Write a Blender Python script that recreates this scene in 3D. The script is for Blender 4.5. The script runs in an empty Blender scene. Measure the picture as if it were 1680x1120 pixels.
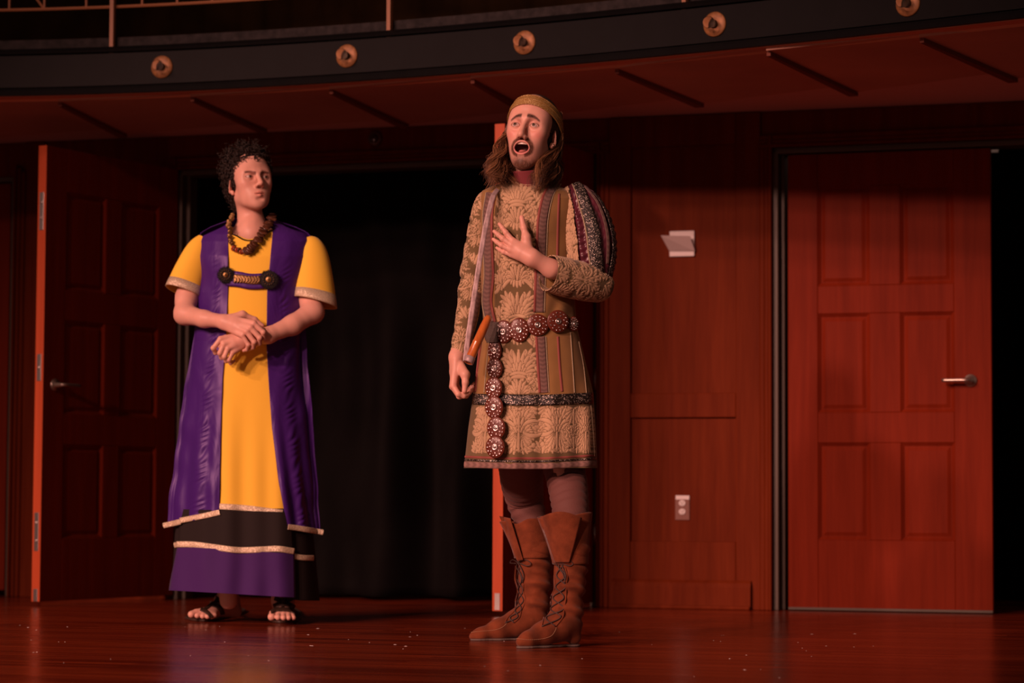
import bpy, math, random
import numpy as np
from math import pi, sin, cos, tan, radians
random.seed(7); RNG = np.random.default_rng(7)
SC = bpy.context.scene; COL = SC.collection

# ------------------------------------------------------------------ camera
FPX, HC = 4200.0, 0.481                       # focal length in pixels of the 1680 px frame, camera height
PITCH, ROLL = math.atan(260 / FPX), 0.005
_F = np.array([0, cos(PITCH), sin(PITCH)]); _U0 = np.array([0, -sin(PITCH), cos(PITCH)]); _R0 = np.array([1.0, 0, 0])
_R = _R0 * cos(ROLL) + _U0 * sin(ROLL); _U = _U0 * cos(ROLL) - _R0 * sin(ROLL)
CAM = np.array([0, 0, HC])
cam = bpy.data.cameras.new('camera'); camo = bpy.data.objects.new('camera', cam); COL.objects.link(camo)
from mathutils import Matrix, Vector
m4 = Matrix.Identity(4)
for i in range(3):
    m4[i][0] = _R[i]; m4[i][1] = _U[i]; m4[i][2] = -_F[i]; m4[i][3] = CAM[i]
camo.matrix_world = m4
cam.sensor_width = 36; cam.lens = FPX / 1680 * 36; cam.clip_end = 100
cam.dof.use_dof = True; cam.dof.focus_distance = 8.55; cam.dof.aperture_fstop = 2.8
SC.camera = camo

# ------------------------------------------------------------------ world, lamps, exposure
w = bpy.data.worlds.new('hall_gloom'); SC.world = w; w.use_nodes = True
w.node_tree.nodes['Background'].inputs[0].default_value = (1.0, 0.55, 0.42, 1)
w.node_tree.nodes['Background'].inputs[1].default_value = 0.08
def spot(name, target, az, el, dist, power, size, blend, radius, col):
    """a stage spotlight: az degrees to the side (negative = house left), el degrees above the horizon"""
    L = bpy.data.lights.new(name, 'SPOT'); o = bpy.data.objects.new(name, L); COL.objects.link(o)
    t = Vector(target); d = Vector((sin(radians(az)) * cos(radians(el)), -cos(radians(az)) * cos(radians(el)), sin(radians(el))))
    o.location = t + d * dist
    o.rotation_euler = (-d).to_track_quat('-Z', 'Y').to_euler()
    L.energy = power; L.spot_size = radians(size); L.spot_blend = blend; L.shadow_soft_size = radius; L.color = col
    return o
WARM = (1.0, 0.47, 0.38)
AIM = (-0.6, 9.4, 0.2)
spot('front_spotlight', AIM, -25.5, 17, 36, 19500, 12.5, 0.9, 0.7, WARM)
spot('high_front_spotlight', AIM, -34, 24, 36, 18000, 11.5, 0.9, 0.7, WARM)
spot('side_front_spotlight', AIM, -41, 19, 36, 14500, 11.5, 0.9, 0.7, WARM)
spot('far_side_spotlight', AIM, -48, 26, 36, 12500, 11.5, 0.9, 0.7, WARM)
SC.view_settings.view_transform = 'Standard'; SC.view_settings.look = 'None'
SC.view_settings.exposure = 0.0; SC.view_settings.gamma = 1.0; SC.view_settings.use_curve_mapping = False

# ------------------------------------------------------------------ pixels of the photograph -> points of the place
def ray(px, py):
    px = np.asarray(px, float); py = np.asarray(py, float)
    return _F + ((px - 840) / FPX)[..., None] * _R - ((py - 560) / FPX)[..., None] * _U
def W(px, py, Y):
    """the point on the upright plane Y metres from the camera"""
    d = ray(px, py); return CAM + d * (np.asarray(Y, float) / d[..., 1])[..., None]
def Zp(px, py, z):
    d = ray(px, py); return CAM + d * ((z - HC) / d[..., 2])[..., None]
YAW = math.atan(0.317)
WO = np.array([W(1300, 700, 11.35)[0], 11.35, 0.0])
WT = np.array([cos(YAW), -sin(YAW), 0]); WN = np.array([-sin(YAW), -cos(YAW), 0])
def Wl(px, py, n=0.0):
    """the point of the back wall (n metres in front of it) seen at a pixel -> (u, z)"""
    d = ray(px, py); t = ((WO + WN * n - CAM) @ WN) / (d @ WN); p = CAM + d * t
    return float((p - WO) @ WT), float(p[2])
def wp(u, z, n): return WO + WT * u + WN * n + np.array([0, 0, z])
def wu(px, n=0.0): return Wl(px, 700, n)[0]
def wz(px, py, n=0.0): return Wl(px, py, n)[1]

# ------------------------------------------------------------------ objects
BASE = {}
def link(o, parent=None):
    COL.objects.link(o)
    if parent: o.parent = parent
    return o
def thing(name, label, cat, loc=(0, 0, 0), group=None, kind=None):
    o = bpy.data.objects.new(name, None); o.empty_display_size = 0.1; COL.objects.link(o); o.location = loc
    BASE[o.name] = np.array(loc, float)
    if label: o['label'] = label
    if cat: o['category'] = cat
    if group: o['group'] = group
    if kind: o['kind'] = kind
    return o
def tag(o, label=None, cat=None, group=None, kind=None):
    if label: o['label'] = label
    if cat: o['category'] = cat
    if group: o['group'] = group
    if kind: o['kind'] = kind
    return o
def base_of(o):
    while o is not None:
        if o.name in BASE: return BASE[o.name]
        o = o.parent
    return np.zeros(3)
def add(name, V, F, mat, parent=None, smooth=False, attrs=None, loc=None):
    """V (n,3) world points, F list of polygons or an (m,k) array; one mesh object"""
    V = np.asarray(V, float)
    org = base_of(parent) if parent is not None else (np.array(loc, float) if loc is not None else np.zeros(3))
    me = bpy.data.meshes.new(name)
    Vl = V - org
    if isinstance(F, np.ndarray):
        n, k = F.shape
        me.vertices.add(len(Vl)); me.vertices.foreach_set('co', Vl.astype(np.float32).ravel())
        me.loops.add(n * k); me.loops.foreach_set('vertex_index', F.astype(np.int32).ravel())
        me.polygons.add(n); me.polygons.foreach_set('loop_start', np.arange(0, n * k, k, dtype=np.int32))
        me.update(calc_edges=True)
    else:
        me.from_pydata([tuple(v) for v in Vl], [], [tuple(f) for f in F]); me.update()
    if attrs:
        for k, a in attrs.items():
            a = np.asarray(a, np.float32)
            if a.ndim == 1:
                at = me.attributes.new(k, 'FLOAT', 'POINT'); at.data.foreach_set('value', a)
            else:
                at = me.attributes.new(k, 'FLOAT_COLOR', 'POINT')
                if a.shape[1] == 3: a = np.concatenate([a, np.ones((len(a), 1), np.float32)], 1)
                at.data.foreach_set('color', a.ravel())
    if smooth: me.polygons.foreach_set('use_smooth', np.ones(len(me.polygons), bool))
    if mat: me.materials.append(mat)
    o = bpy.data.objects.new(name, me); link(o, parent)
    if parent is None:
        o.location = org; BASE[o.name] = org
    return o
class MB:
    """collects polygons for one mesh"""
    def __init__(s): s.v = []; s.f = []
    def put(s, V, F):
        o = len(s.v); s.v += [tuple(x) for x in V]; s.f += [tuple(int(i) + o for i in f) for f in F]; return s
    def build(s, name, mat, parent=None, smooth=False, loc=None): return add(name, np.array(s.v), s.f, mat, parent, smooth, loc=loc)
BOXF = [(0, 3, 2, 1), (4, 5, 6, 7), (0, 1, 5, 4), (1, 2, 6, 5), (2, 3, 7, 6), (3, 0, 4, 7)]
def boxv(fn, a0, a1, b0, b1, c0, c1):
    return [fn(a, b, c) for c in (c0, c1) for a, b in ((a0, b0), (a1, b0), (a1, b1), (a0, b1))]
def bevel(o, wd=0.004, seg=2):
    m = o.modifiers.new('bevel', 'BEVEL'); m.width = wd; m.segments = seg; m.limit_method = 'ANGLE'; return o
def rev(F): return [tuple(reversed(f)) for f in F]
def grid_faces(nr, nc, wrap=False):
    r, c = np.meshgrid(np.arange(nr - 1), np.arange(nc if wrap else nc - 1), indexing='ij')
    c2 = (c + 1) % nc
    return np.stack([r * nc + c, r * nc + c2, (r + 1) * nc + c2, (r + 1) * nc + c], -1).reshape(-1, 4)
def unit(v): v = np.asarray(v, float); return v / (np.linalg.norm(v, axis=-1, keepdims=True) + 1e-12)
def spline(P, n):
    """Catmull-Rom through P, n samples"""
    P = np.asarray(P, float); k = len(P)
    if k == 2: return P[0] + (P[1] - P[0]) * np.linspace(0, 1, n)[:, None]
    Q = np.concatenate([[2 * P[0] - P[1]], P, [2 * P[-1] - P[-2]]])
    t = np.linspace(0, k - 1 - 1e-9, n); i = t.astype(int); f = (t - i)[:, None]
    a, b, c, d = Q[i], Q[i + 1], Q[i + 2], Q[i + 3]
    return 0.5 * (2 * b + (c - a) * f + (2 * a - 5 * b + 4 * c - d) * f ** 2 + (3 * b - a - 3 * c + d) * f ** 3)
def frames(P, up=(0, 0, 1)):
    T = unit(np.gradient(P, axis=0)); N = np.zeros_like(P)
    n = np.cross(T[0], up)
    if np.linalg.norm(n) < 1e-4: n = np.cross(T[0], (0, 1, 0))
    n = unit(n)
    for i in range(len(P)):
        n = unit(n - T[i] * (n @ T[i])); N[i] = n
    return T, N, np.cross(T, N)
def tube(P, r, sides=8, caps=True, up=(0, 0, 1), flat=1.0):
    """a tube along P (already sampled); r a number or one per sample; flat squeezes it across"""
    P = np.asarray(P, float); n = len(P); r = np.broadcast_to(np.asarray(r, float), (n,))
    T, N, B = frames(P, up)
    th = np.linspace(0, 2 * pi, sides, endpoint=False)
    V = P[:, None] + r[:, None, None] * (np.cos(th)[None, :, None] * N[:, None] + flat * np.sin(th)[None, :, None] * B[:, None])
    F = [tuple(f) for f in grid_faces(n, sides, True)]
    if caps:
        F.append(tuple(range(sides - 1, -1, -1))); F.append(tuple((n - 1) * sides + i for i in range(sides)))
    return V.reshape(-1, 3), F
def lathe(prof, axis_o, ax, seg=24):
    """prof: (radius, height) list along the axis ax from axis_o"""
    ax = unit(ax); n = np.cross(ax, (0, 0, 1))
    if np.linalg.norm(n) < 1e-3: n = np.array([1.0, 0, 0])
    n = unit(n); b = np.cross(ax, n); th = np.linspace(0, 2 * pi, seg, endpoint=False)
    pr = np.array(prof, float)
    V = np.asarray(axis_o) + pr[:, 1][:, None, None] * ax + pr[:, 0][:, None, None] * (np.cos(th)[None, :, None] * n + np.sin(th)[None, :, None] * b)
    F = [tuple(f) for f in grid_faces(len(pr), seg, True)]
    F.append(tuple(range(seg - 1, -1, -1))); F.append(tuple((len(pr) - 1) * seg + i for i in range(seg)))
    return V.reshape(-1, 3), F

# ------------------------------------------------------------------ materials
def material(name):
    m = bpy.data.materials.new(name); m.use_nodes = True
    nt = m.node_tree; return m, nt, nt.nodes['Principled BSDF']
def nd(nt, t, **kw):
    n = nt.nodes.new(t)
    for k, v in kw.items():
        if k in n.inputs: n.inputs[k].default_value = v
        else: setattr(n, k, v)
    return n
def plain(name, col, rough=0.5, metal=0.0, spec=0.5, noise=None, bump=None, sheen=0.0):
    m, nt, p = material(name)
    p.inputs['Base Color'].default_value = (*col, 1); p.inputs['Roughness'].default_value = rough
    p.inputs['Metallic'].default_value = metal; p.inputs['Specular IOR Level'].default_value = spec
    if sheen: p.inputs['Sheen Weight'].default_value = sheen; p.inputs['Sheen Roughness'].default_value = 0.4
    tc = nd(nt, 'ShaderNodeTexCoord')
    if noise:
        sc, lo, hi = noise
        n = nd(nt, 'ShaderNodeTexNoise', Scale=sc, Detail=4.0); nt.links.new(tc.outputs['Object'], n.inputs['Vector'])
        r = nd(nt, 'ShaderNodeMapRange'); r.inputs[1].default_value = 0.3; r.inputs[2].default_value = 0.7; r.inputs[3].default_value = lo; r.inputs[4].default_value = hi
        nt.links.new(n.outputs['Fac'], r.inputs[0])
        mx = nd(nt, 'ShaderNodeMix', data_type='RGBA', blend_type='MULTIPLY'); mx.inputs[0].default_value = 1
        mx.inputs[6].default_value = (*col, 1); nt.links.new(r.outputs[0], mx.inputs[7]); nt.links.new(mx.outputs[2], p.inputs['Base Color'])
    if bump:
        sc, st = bump
        n = nd(nt, 'ShaderNodeTexNoise', Scale=sc, Detail=5.0); nt.links.new(tc.outputs['Object'], n.inputs['Vector'])
        b = nd(nt, 'ShaderNodeBump', Strength=st, Distance=0.004); nt.links.new(n.outputs['Fac'], b.inputs['Height']); nt.links.new(b.outputs[0], p.inputs['Normal'])
    return m
def wood(name, c1, c2, rough=0.4, scale=(22, 22, 1.2), angle=0.0, coat=0.0, spec=0.4):
    m, nt, p = material(name)
    tc = nd(nt, 'ShaderNodeTexCoord'); mp = nd(nt, 'ShaderNodeMapping'); mp.inputs['Scale'].default_value = scale; mp.inputs['Rotation'].default_value = (0, 0, angle)
    nt.links.new(tc.outputs['Object'], mp.inputs['Vector'])
    n1 = nd(nt, 'ShaderNodeTexNoise', Scale=1.0, Detail=6.0, Distortion=0.6); nt.links.new(mp.outputs[0], n1.inputs['Vector'])
    n2 = nd(nt, 'ShaderNodeTexNoise', Scale=6.0, Detail=3.0); nt.links.new(mp.outputs[0], n2.inputs['Vector'])
    a = nd(nt, 'ShaderNodeMath', operation='MULTIPLY_ADD'); nt.links.new(n2.outputs['Fac'], a.inputs[0]); a.inputs[1].default_value = 0.35; nt.links.new(n1.outputs['Fac'], a.inputs[2])
    r = nd(nt, 'ShaderNodeValToRGB'); r.color_ramp.elements[0].position = 0.45; r.color_ramp.elements[1].position = 0.9
    r.color_ramp.elements[0].color = (*c1, 1); r.color_ramp.elements[1].color = (*c2, 1)
    nt.links.new(a.outputs[0], r.inputs[0]); nt.links.new(r.outputs[0], p.inputs['Base Color'])
    p.inputs['Roughness'].default_value = rough; p.inputs['Specular IOR Level'].default_value = spec; p.inputs['Coat Weight'].default_value = coat; p.inputs['Coat Roughness'].default_value = 0.2
    b = nd(nt, 'ShaderNodeBump', Strength=0.12, Distance=0.002); nt.links.new(n2.outputs['Fac'], b.inputs['Height']); nt.links.new(b.outputs[0], p.inputs['Normal'])
    return m
# ================================================================== the stage and its back wall
M_WALL = wood('cherry_panelling', (0.105, 0.0155, 0.0042), (0.155, 0.026, 0.0068), 0.5, spec=0.03)
M_DOOR = wood('cherry_door', (0.155, 0.0165, 0.0052), (0.215, 0.025, 0.008), 0.45, spec=0.04)
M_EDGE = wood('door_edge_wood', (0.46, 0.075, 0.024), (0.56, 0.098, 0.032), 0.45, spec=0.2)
M_FRAME = plain('dark_metal_frame', (0.085, 0.065, 0.045), 0.5)
M_BLACK = plain('black_void_paint', (0.006, 0.005, 0.005), 0.9, spec=0.1)
M_CURT = plain('black_drape', (0.0055, 0.0047, 0.0045), 0.9, spec=0.08, noise=(3.0, 0.7, 1.2))
M_STEEL = plain('brushed_steel', (0.55, 0.52, 0.5), 0.32, 1.0)
M_LEVER = plain('satin_nickel_lever', (0.5, 0.42, 0.36), 0.34, 0.9)
M_WHITE = plain('white_plastic', (0.72, 0.68, 0.66), 0.5)
M_GREY = plain('grey_plastic', (0.50, 0.42, 0.40), 0.55)
M_BROWNP = plain('brown_plastic', (0.17, 0.055, 0.03), 0.5)

# floor: glossy dark red hardwood; the boards run along the wall and are under 3 px tall on this grazing view
m, nt, p = material('red_hardwood_floor')
tc = nd(nt, 'ShaderNodeTexCoord'); mp = nd(nt, 'ShaderNodeMapping'); mp.inputs['Rotation'].default_value = (0, 0, YAW)
nt.links.new(tc.outputs['Object'], mp.inputs['Vector'])
br = nd(nt, 'ShaderNodeTexBrick', offset=0.37, squash=1.0); nt.links.new(mp.outputs[0], br.inputs['Vector'])
for k, v in {'Color1': (0.15, 0.019, 0.0050, 1), 'Color2': (0.27, 0.040, 0.0110, 1), 'Mortar': (0.045, 0.008, 0.003, 1), 'Scale': 1.0, 'Mortar Size': 0.0012, 'Brick Width': 1.1, 'Row Height': 0.057, 'Bias': -0.1}.items(): br.inputs[k].default_value = v
ms = nd(nt, 'ShaderNodeMapping'); ms.inputs['Scale'].default_value = (0.7, 26, 1); nt.links.new(mp.outputs[0], ms.inputs['Vector'])
n1 = nd(nt, 'ShaderNodeTexNoise', Scale=1.5, Detail=5.0); nt.links.new(ms.outputs[0], n1.inputs['Vector'])
r1 = nd(nt, 'ShaderNodeMapRange'); r1.inputs[1].default_value = 0.3; r1.inputs[2].default_value = 0.7; r1.inputs[3].default_value = 0.55; r1.inputs[4].default_value = 1.35; nt.links.new(n1.outputs['Fac'], r1.inputs[0])
mx = nd(nt, 'ShaderNodeMix', data_type='RGBA', blend_type='MULTIPLY'); mx.inputs[0].default_value = 1
nt.links.new(br.outputs['Color'], mx.inputs[6]); nt.links.new(r1.outputs[0], mx.inputs[7]); nt.links.new(mx.outputs[2], p.inputs['Base Color'])
r2 = nd(nt, 'ShaderNodeMapRange'); r2.inputs[1].default_value = 0.3; r2.inputs[2].default_value = 0.7; r2.inputs[3].default_value = 0.15; r2.inputs[4].default_value = 0.3; nt.links.new(n1.outputs['Fac'], r2.inputs[0]); nt.links.new(r2.outputs[0], p.inputs['Roughness'])
p.inputs['Specular IOR Level'].default_value = 0.36
bp = nd(nt, 'ShaderNodeBump', Strength=0.10, Distance=0.0015); nt.links.new(n1.outputs['Fac'], bp.inputs['Height']); nt.links.new(bp.outputs[0], p.inputs['Normal'])
M_FLOOR = m
fv = boxv(lambda a, b, c: np.array([a, b, c]), -7, 7, 3.0, 15.5, -0.08, 0)
floor = tag(add('floor', fv, BOXF, M_FLOOR), kind='structure')
# a few specks of dust and splinters lie on the boards, told apart only as pale dots
mb = MB()
for i in range(70):
    x, y = RNG.uniform(-2.2, 1.4), RNG.uniform(7.0, 9.8); a = RNG.uniform(0, pi); l = RNG.choice([0.002, 0.003, 0.006]); s = 0.0012
    d = np.array([cos(a), sin(a), 0]) * l; q = np.array([-sin(a), cos(a), 0]) * s; c = np.array([x, y, 0.0])
    mb.put([c - d - q, c + d - q, c + d + q, c - d + q, c + [0, 0, 0.0012]], [(0, 1, 4), (1, 2, 4), (2, 3, 4), (3, 0, 4), (3, 2, 1, 0)])
tag(mb.build('dust', M_WHITE), 'pale specks of dust and splinters strewn over the red stage floor', 'dust', kind='stuff')

ZC = wz(1300, 182)                                # underside of the balcony
ZO = 2.055                                        # head of the door openings
uL1, uL0 = wu(13), wu(-330)                       # far door on the audience's left
uA0, uA1 = wu(22), wu(288)                        # wall between it and the double door
uB0, uB1 = wu(981), wu(1269)                      # panelled pier
uC0 = wu(1291); uC1 = uC0 + 2.0                   # second double door
def wbox(u0, u1, z0, z1, n0, n1): return boxv(lambda a, b, c: wp(a, b, c), u0, u1, z0, z1, n0, n1)
wall = thing('wall_back', None, None, tuple(WO), kind='structure')
mb = MB()
for u0, u1, z0, z1 in ((uL0 - 2, uL0, 0, ZC), (uA0, uA1, 0, ZC), (uB0, uB1, 0, ZC), (uC1, uC1 + 2.5, 0, ZC), (uL0, uA0, ZO, ZC), (uA1, uB0, ZO, ZC), (uB1, uC1, ZO, ZC)):
    add('wall_panel', wbox(u0, u1, z0, z1, -0.14, 0), BOXF, M_WALL, wall)
def wpart(name, u0, u1, z0, z1, n0, n1, mat=M_WALL, bv=0.004): return bevel(add(name, wbox(u0, u1, z0, z1, n0, n1), BOXF, mat, wall), bv)
# panelled pier between the doorways
zr = lambda y: wz(1120, y)
P0, P1 = wu(1034, 0.02), wu(1207, 0.02)
wpart('stile', uB0 + 0.055, P0, 0, ZC, 0, 0.02); wpart('stile', P1, uB1 - 0.055, 0, ZC, 0, 0.02)
wpart('rail', P0, P1, zr(685), zr(645), 0, 0.018); wpart('rail', P0, P1, 0.0, zr(888), 0, 0.018); wpart('rail', P0, P1, zr(240), ZC, 0, 0.018)
for k, (a, b, n) in enumerate(((0, 0.014, 0.045), (0.014, 0.034, 0.034), (0.034, 0.056, 0.028))):
    wpart('casing_strip', uB0 + a, uB0 + b, 0, ZO + 0.055 - a, 0, n, bv=0.005); wpart('casing_strip', uB1 - b, uB1 - a, 0, ZO + 0.055 - a, 0, n, bv=0.005)
    wpart('casing_strip', uA0 + a, uA0 + b, 0, ZO + 0.055 - a, 0, n, bv=0.005); wpart('casing_strip', uA1 - b, uA1 - a, 0, ZO + 0.055 - a, 0, n, bv=0.005)
    wpart('casing_strip', uB1 - 0.056, uC1, ZO + a + 0.001, ZO + b + 0.001, 0, n, bv=0.005); wpart('casing_strip', uA1 - 0.056, uB0 + 0.056, ZO + a + 0.001, ZO + b + 0.001, 0, n, bv=0.005)
wpart('stile', uA0 + 0.056, uA0 + 0.16, 0, ZC, 0, 0.02)
bb = thing('baseboard_pier', None, None, tuple(wp(0, 0, 0)), kind='structure')
b0, b1 = wu(1003, 0.04), wu(1231, 0.04); zb = wz(1120, 951, 0.04)
prof = [(0, 0.02), (0.0, 0.043), (zb - 0.03, 0.043), (zb - 0.012, 0.036), (zb, 0.024), (zb, 0.02)]
V = [wp(u, z, n) for u in (b0, b1) for z, n in prof]; k = len(prof)
add('board', V, [tuple(range(k)), tuple(range(2 * k - 1, k - 1, -1))] + [(i, i + k, (i + 1) % k + k, (i + 1) % k) for i in range(k)], M_WALL, bb)
bevel(add('shoe_strip', wbox(b0, b1, 0, 0.018, 0.043, 0.055), BOXF, M_WALL, bb), 0.006)

# dark metal door frames
def door_frame(name, u0, u1):
    t = thing(name, None, None, tuple(wp(u0, 0, 0)), kind='structure')
    fw = 0.045
    for a, b in ((u0, u0 + fw * 0.55), (u1 - fw * 0.55, u1)): bevel(add('jamb', wbox(a, b, 0, ZO, -0.12, 0.012), BOXF, M_FRAME, t))
    for a, b in ((u0 + fw * 0.55, u0 + fw), (u1 - fw, u1 - fw * 0.55)): bevel(add('door_stop', wbox(a, b, 0, ZO - 0.02, -0.12, -0.035), BOXF, M_FRAME, t))
    bevel(add('head', wbox(u0, u1, ZO - 0.025, ZO, -0.12, 0.012), BOXF, M_FRAME, t))
    return t
door_frame('trim_1', uA1, uB0); door_frame('trim_2', uB1, uC1); door_frame('trim_3', uL0, uA0)

# six-panel door leaf: a point function (a along the leaf, z, depth towards the face that shows)
def leaf(name, fn, wd, z0, z1, xs, zs, th=0.044, edge=None):
    t = thing(name, None, None, tuple(fn(0, 0, 0)), kind='structure')
    bx = lambda nm, a0, a1, zz0, zz1, c0, c1, mt=M_DOOR, bv=0.003: bevel(add(nm, boxv(fn, a0, a1, zz0, zz1, c0, c1), BOXF, mt, t), bv)
    bx('core', 0.004, wd - 0.004, z0 + 0.004, z1 - 0.004, -th + 0.008, -0.0135)
    (a0, a1), (a2, a3) = xs
    for s, e in ((0, a0), (a3, wd)): bx('stile', s, e, z0, z1, -th, 0)
    zz = [z0] + [q for pr in zs for q in pr] + [z1]
    for i in range(0, len(zz), 2): bx('rail', a0, a3, zz[i], zz[i + 1], -th, 0)
    for lo, hi in zs:
        bx('mullion', a1, a2, lo, hi, -th, 0)
        for l, r in xs:
            # moulding frame sloping in, then the raised field
            g, f = 0.018, 0.034
            ring = lambda d, c: [fn(l + d, lo + d, c), fn(r - d, lo + d, c), fn(r - d, hi - d, c), fn(l + d, hi - d, c)]
            V = ring(0, -0.001) + ring(g * 0.8, -0.0125) + ring(g, -0.0125) + ring(f, -0.006) + ring(f + 0.004, -0.006)
            F = [(4 * j + i, 4 * j + (i + 1) % 4, 4 * j + 4 + (i + 1) % 4, 4 * j + 4 + i) for j in range(4) for i in range(4)] + [(16, 17, 18, 19)]
            add('panel', V, F, M_DOOR, t)
    if edge is not None:
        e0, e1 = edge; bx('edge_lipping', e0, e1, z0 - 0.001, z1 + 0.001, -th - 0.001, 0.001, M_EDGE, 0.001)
    return t
def lever(t, fn, a, z, side, mat=M_LEVER):
    o = fn(a, z, 0); n = unit(fn(a, z, 1) - o); s = unit(fn(a + side, z, 0) - o)
    V, F = lathe([(0.028, 0), (0.028, 0.006), (0.025, 0.009), (0.012, 0.010), (0.010, 0.045)], o, n, 24); h = add('lever_rose', V, F, mat, t, True)
    P = spline([o + n * 0.040, o + n * 0.052 + s * 0.012, o + n * 0.052 + s * 0.05, o + n * 0.047 + s * 0.118], 16)
    V, F = tube(P, 0.0085, 10); add('lever_handle', V, F, mat, t, True)

# closed leaf of the second double door
dn = -0.008
d0, d1 = wu(1293, dn), wu(1627.5, dn)
fnC = lambda a, z, c: wp(d0 + a, z, dn + c)
pz = lambda y: wz(1450, y, dn)
xs = [(wu(1342, dn) - d0, wu(1427, dn) - d0), (wu(1478, dn) - d0, wu(1566, dn) - d0)]
doorC = leaf('door_1', fnC, d1 - d0, 0.012, ZO - 0.03, xs, [(pz(886), pz(726)), (pz(676), pz(513)), (pz(467), pz(303))])
lever(doorC, fnC, wu(1593, dn) - d0, wz(1593, 624, dn), -1)
bevel(add('door_sweep', boxv(fnC, 0, d1 - d0, 0.004, 0.016, -0.03, 0.004), BOXF, M_FRAME, doorC), 0.002)
# far door at the edge of the frame
dL0, dL1 = uL0 + 0.03, wu(10)
fnL = lambda a, z, c: wp(dL0 + a, z, dn + c); wl = dL1 - dL0
leaf('door_2', fnL, wl, 0.03, ZO - 0.03, [(wl * .14, wl * .42), (wl * .56, wl * .84)], [(.30, .72), (.86, 1.28), (1.42, 1.86)])
# the open leaves of the first double door swing out over the stage
hL = wp(uA1 + 0.012, 0, 0.03); eL = W(70, 700, 11.39); eL[2] = 0
def leaf_fn(h, e, flip):
    d = unit((e - h) * [1, 1, 0]); n = np.array([-d[1], d[0], 0]) * flip
    return (lambda a, z, c: h + d * a + n * c + np.array([0, 0, z])), float(np.linalg.norm((e - h)[:2]))
fnA, wA = leaf_fn(hL, eL, 1.0)
zsA = [(.30, .72), (.86, 1.28), (1.42, 1.86)]
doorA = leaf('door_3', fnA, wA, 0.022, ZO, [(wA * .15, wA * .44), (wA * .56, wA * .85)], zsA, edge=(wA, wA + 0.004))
lever(doorA, fnA, wA - 0.075, 0.985, -1)
def edge_plates(t, fn, wd, rows):
    for z, h, dots in rows:
        bevel(add('edge_plate', boxv(fn, wd + 0.003, wd + 0.0065, z - h / 2, z + h / 2, -0.034, -0.010), BOXF, M_STEEL, t), 0.001)
        for dz in dots:
            V, F = lathe([(0.006, 0), (0.006, 0.004), (0.003, 0.006)], fn(wd + 0.006, z + dz, -0.022), unit(fn(wd + 1, z, 0) - fn(wd, z, 0)), 10); add('bolt_head', V, F, M_STEEL, t, True)
edge_plates(doorA, fnA, wA, [(1.76, 0.17, (-.03, .04)), (1.06, 0.12, (0.0,)), (0.33, 0.17, (-.04, .04)), (0.05, 0.055, ())])
hR = wp(uB0 - 0.012, 0, 0.03); eR = W(826, 700, 10.66); eR[2] = 0
fnR, wR = leaf_fn(hR, eR, 1.0)
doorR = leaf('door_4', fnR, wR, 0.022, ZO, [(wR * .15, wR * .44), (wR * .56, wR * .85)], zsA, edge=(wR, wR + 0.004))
edge_plates(doorR, fnR, wR, [(1.06, 0.12, (0.0,)), (0.06, 0.07, ())])
for z in (0.33, 1.03, 1.75):
    V, F = tube([fnR(-0.004, z - 0.05, 0.006), fnR(-0.004, z + 0.05, 0.006)], 0.008, 10); add('hinge', V, F, M_STEEL, doorR, True)

# black curtain inside the double doorway
def drape(name, u0, u1, z0, z1, n0, seed, label):
    r = np.random.default_rng(seed); nu, nz = 260, 46
    U = np.linspace(u0, u1, nu)[None, :] * np.ones((nz, 1)); Z = np.linspace(z0, z1, nz)[:, None] * np.ones((1, nu)); f = (Z - z0) / (z1 - z0)
    D = np.zeros_like(U)
    for k in range(14):
        ph, fr, sl = r.uniform(0, 6.28), r.uniform(5, 26), r.uniform(-1.3, 1.3)
        D += 0.09 / (1 + fr * 0.12) * r.uniform(.4, 1) * np.sin(fr * (U + sl * 0.35 * (1 - f)) + ph) * (0.6 + 0.6 * (1 - f))
    D += 0.012 * np.sin(9 * Z + 3 * np.sin(U * 4) + 1.0) * np.sin(U * 7)
    V = WO + U[..., None] * WT + (n0 + D)[..., None] * WN + Z[..., None] * np.array([0, 0, 1.0])
    o = add(name, V.reshape(-1, 3), grid_faces(nz, nu), M_CURT, None, True, loc=tuple(wp((u0 + u1) / 2, 0, n0)))
    sd = o.modifiers.new('thickness', 'SOLIDIFY'); sd.thickness = 0.003
    return tag(o, label, 'curtain')
drape('stage_curtain', uA1 - 0.1, uB0 + 0.1, 0.02, ZC, -0.42, 3, 'black cloth curtain hanging in folds inside the open double doorway')
drape('stage_curtain', wu(1600), uC1 + 0.5, 0.02, ZC, -0.9, 5, 'black curtain in the dark gap beside the closed six-panel door with the lever')
tag(add('wall_rear', wbox(uL0 - 2, uC1 + 2.5, 0, ZC, -1.7, -1.6), BOXF, M_BLACK), kind='structure')

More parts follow.
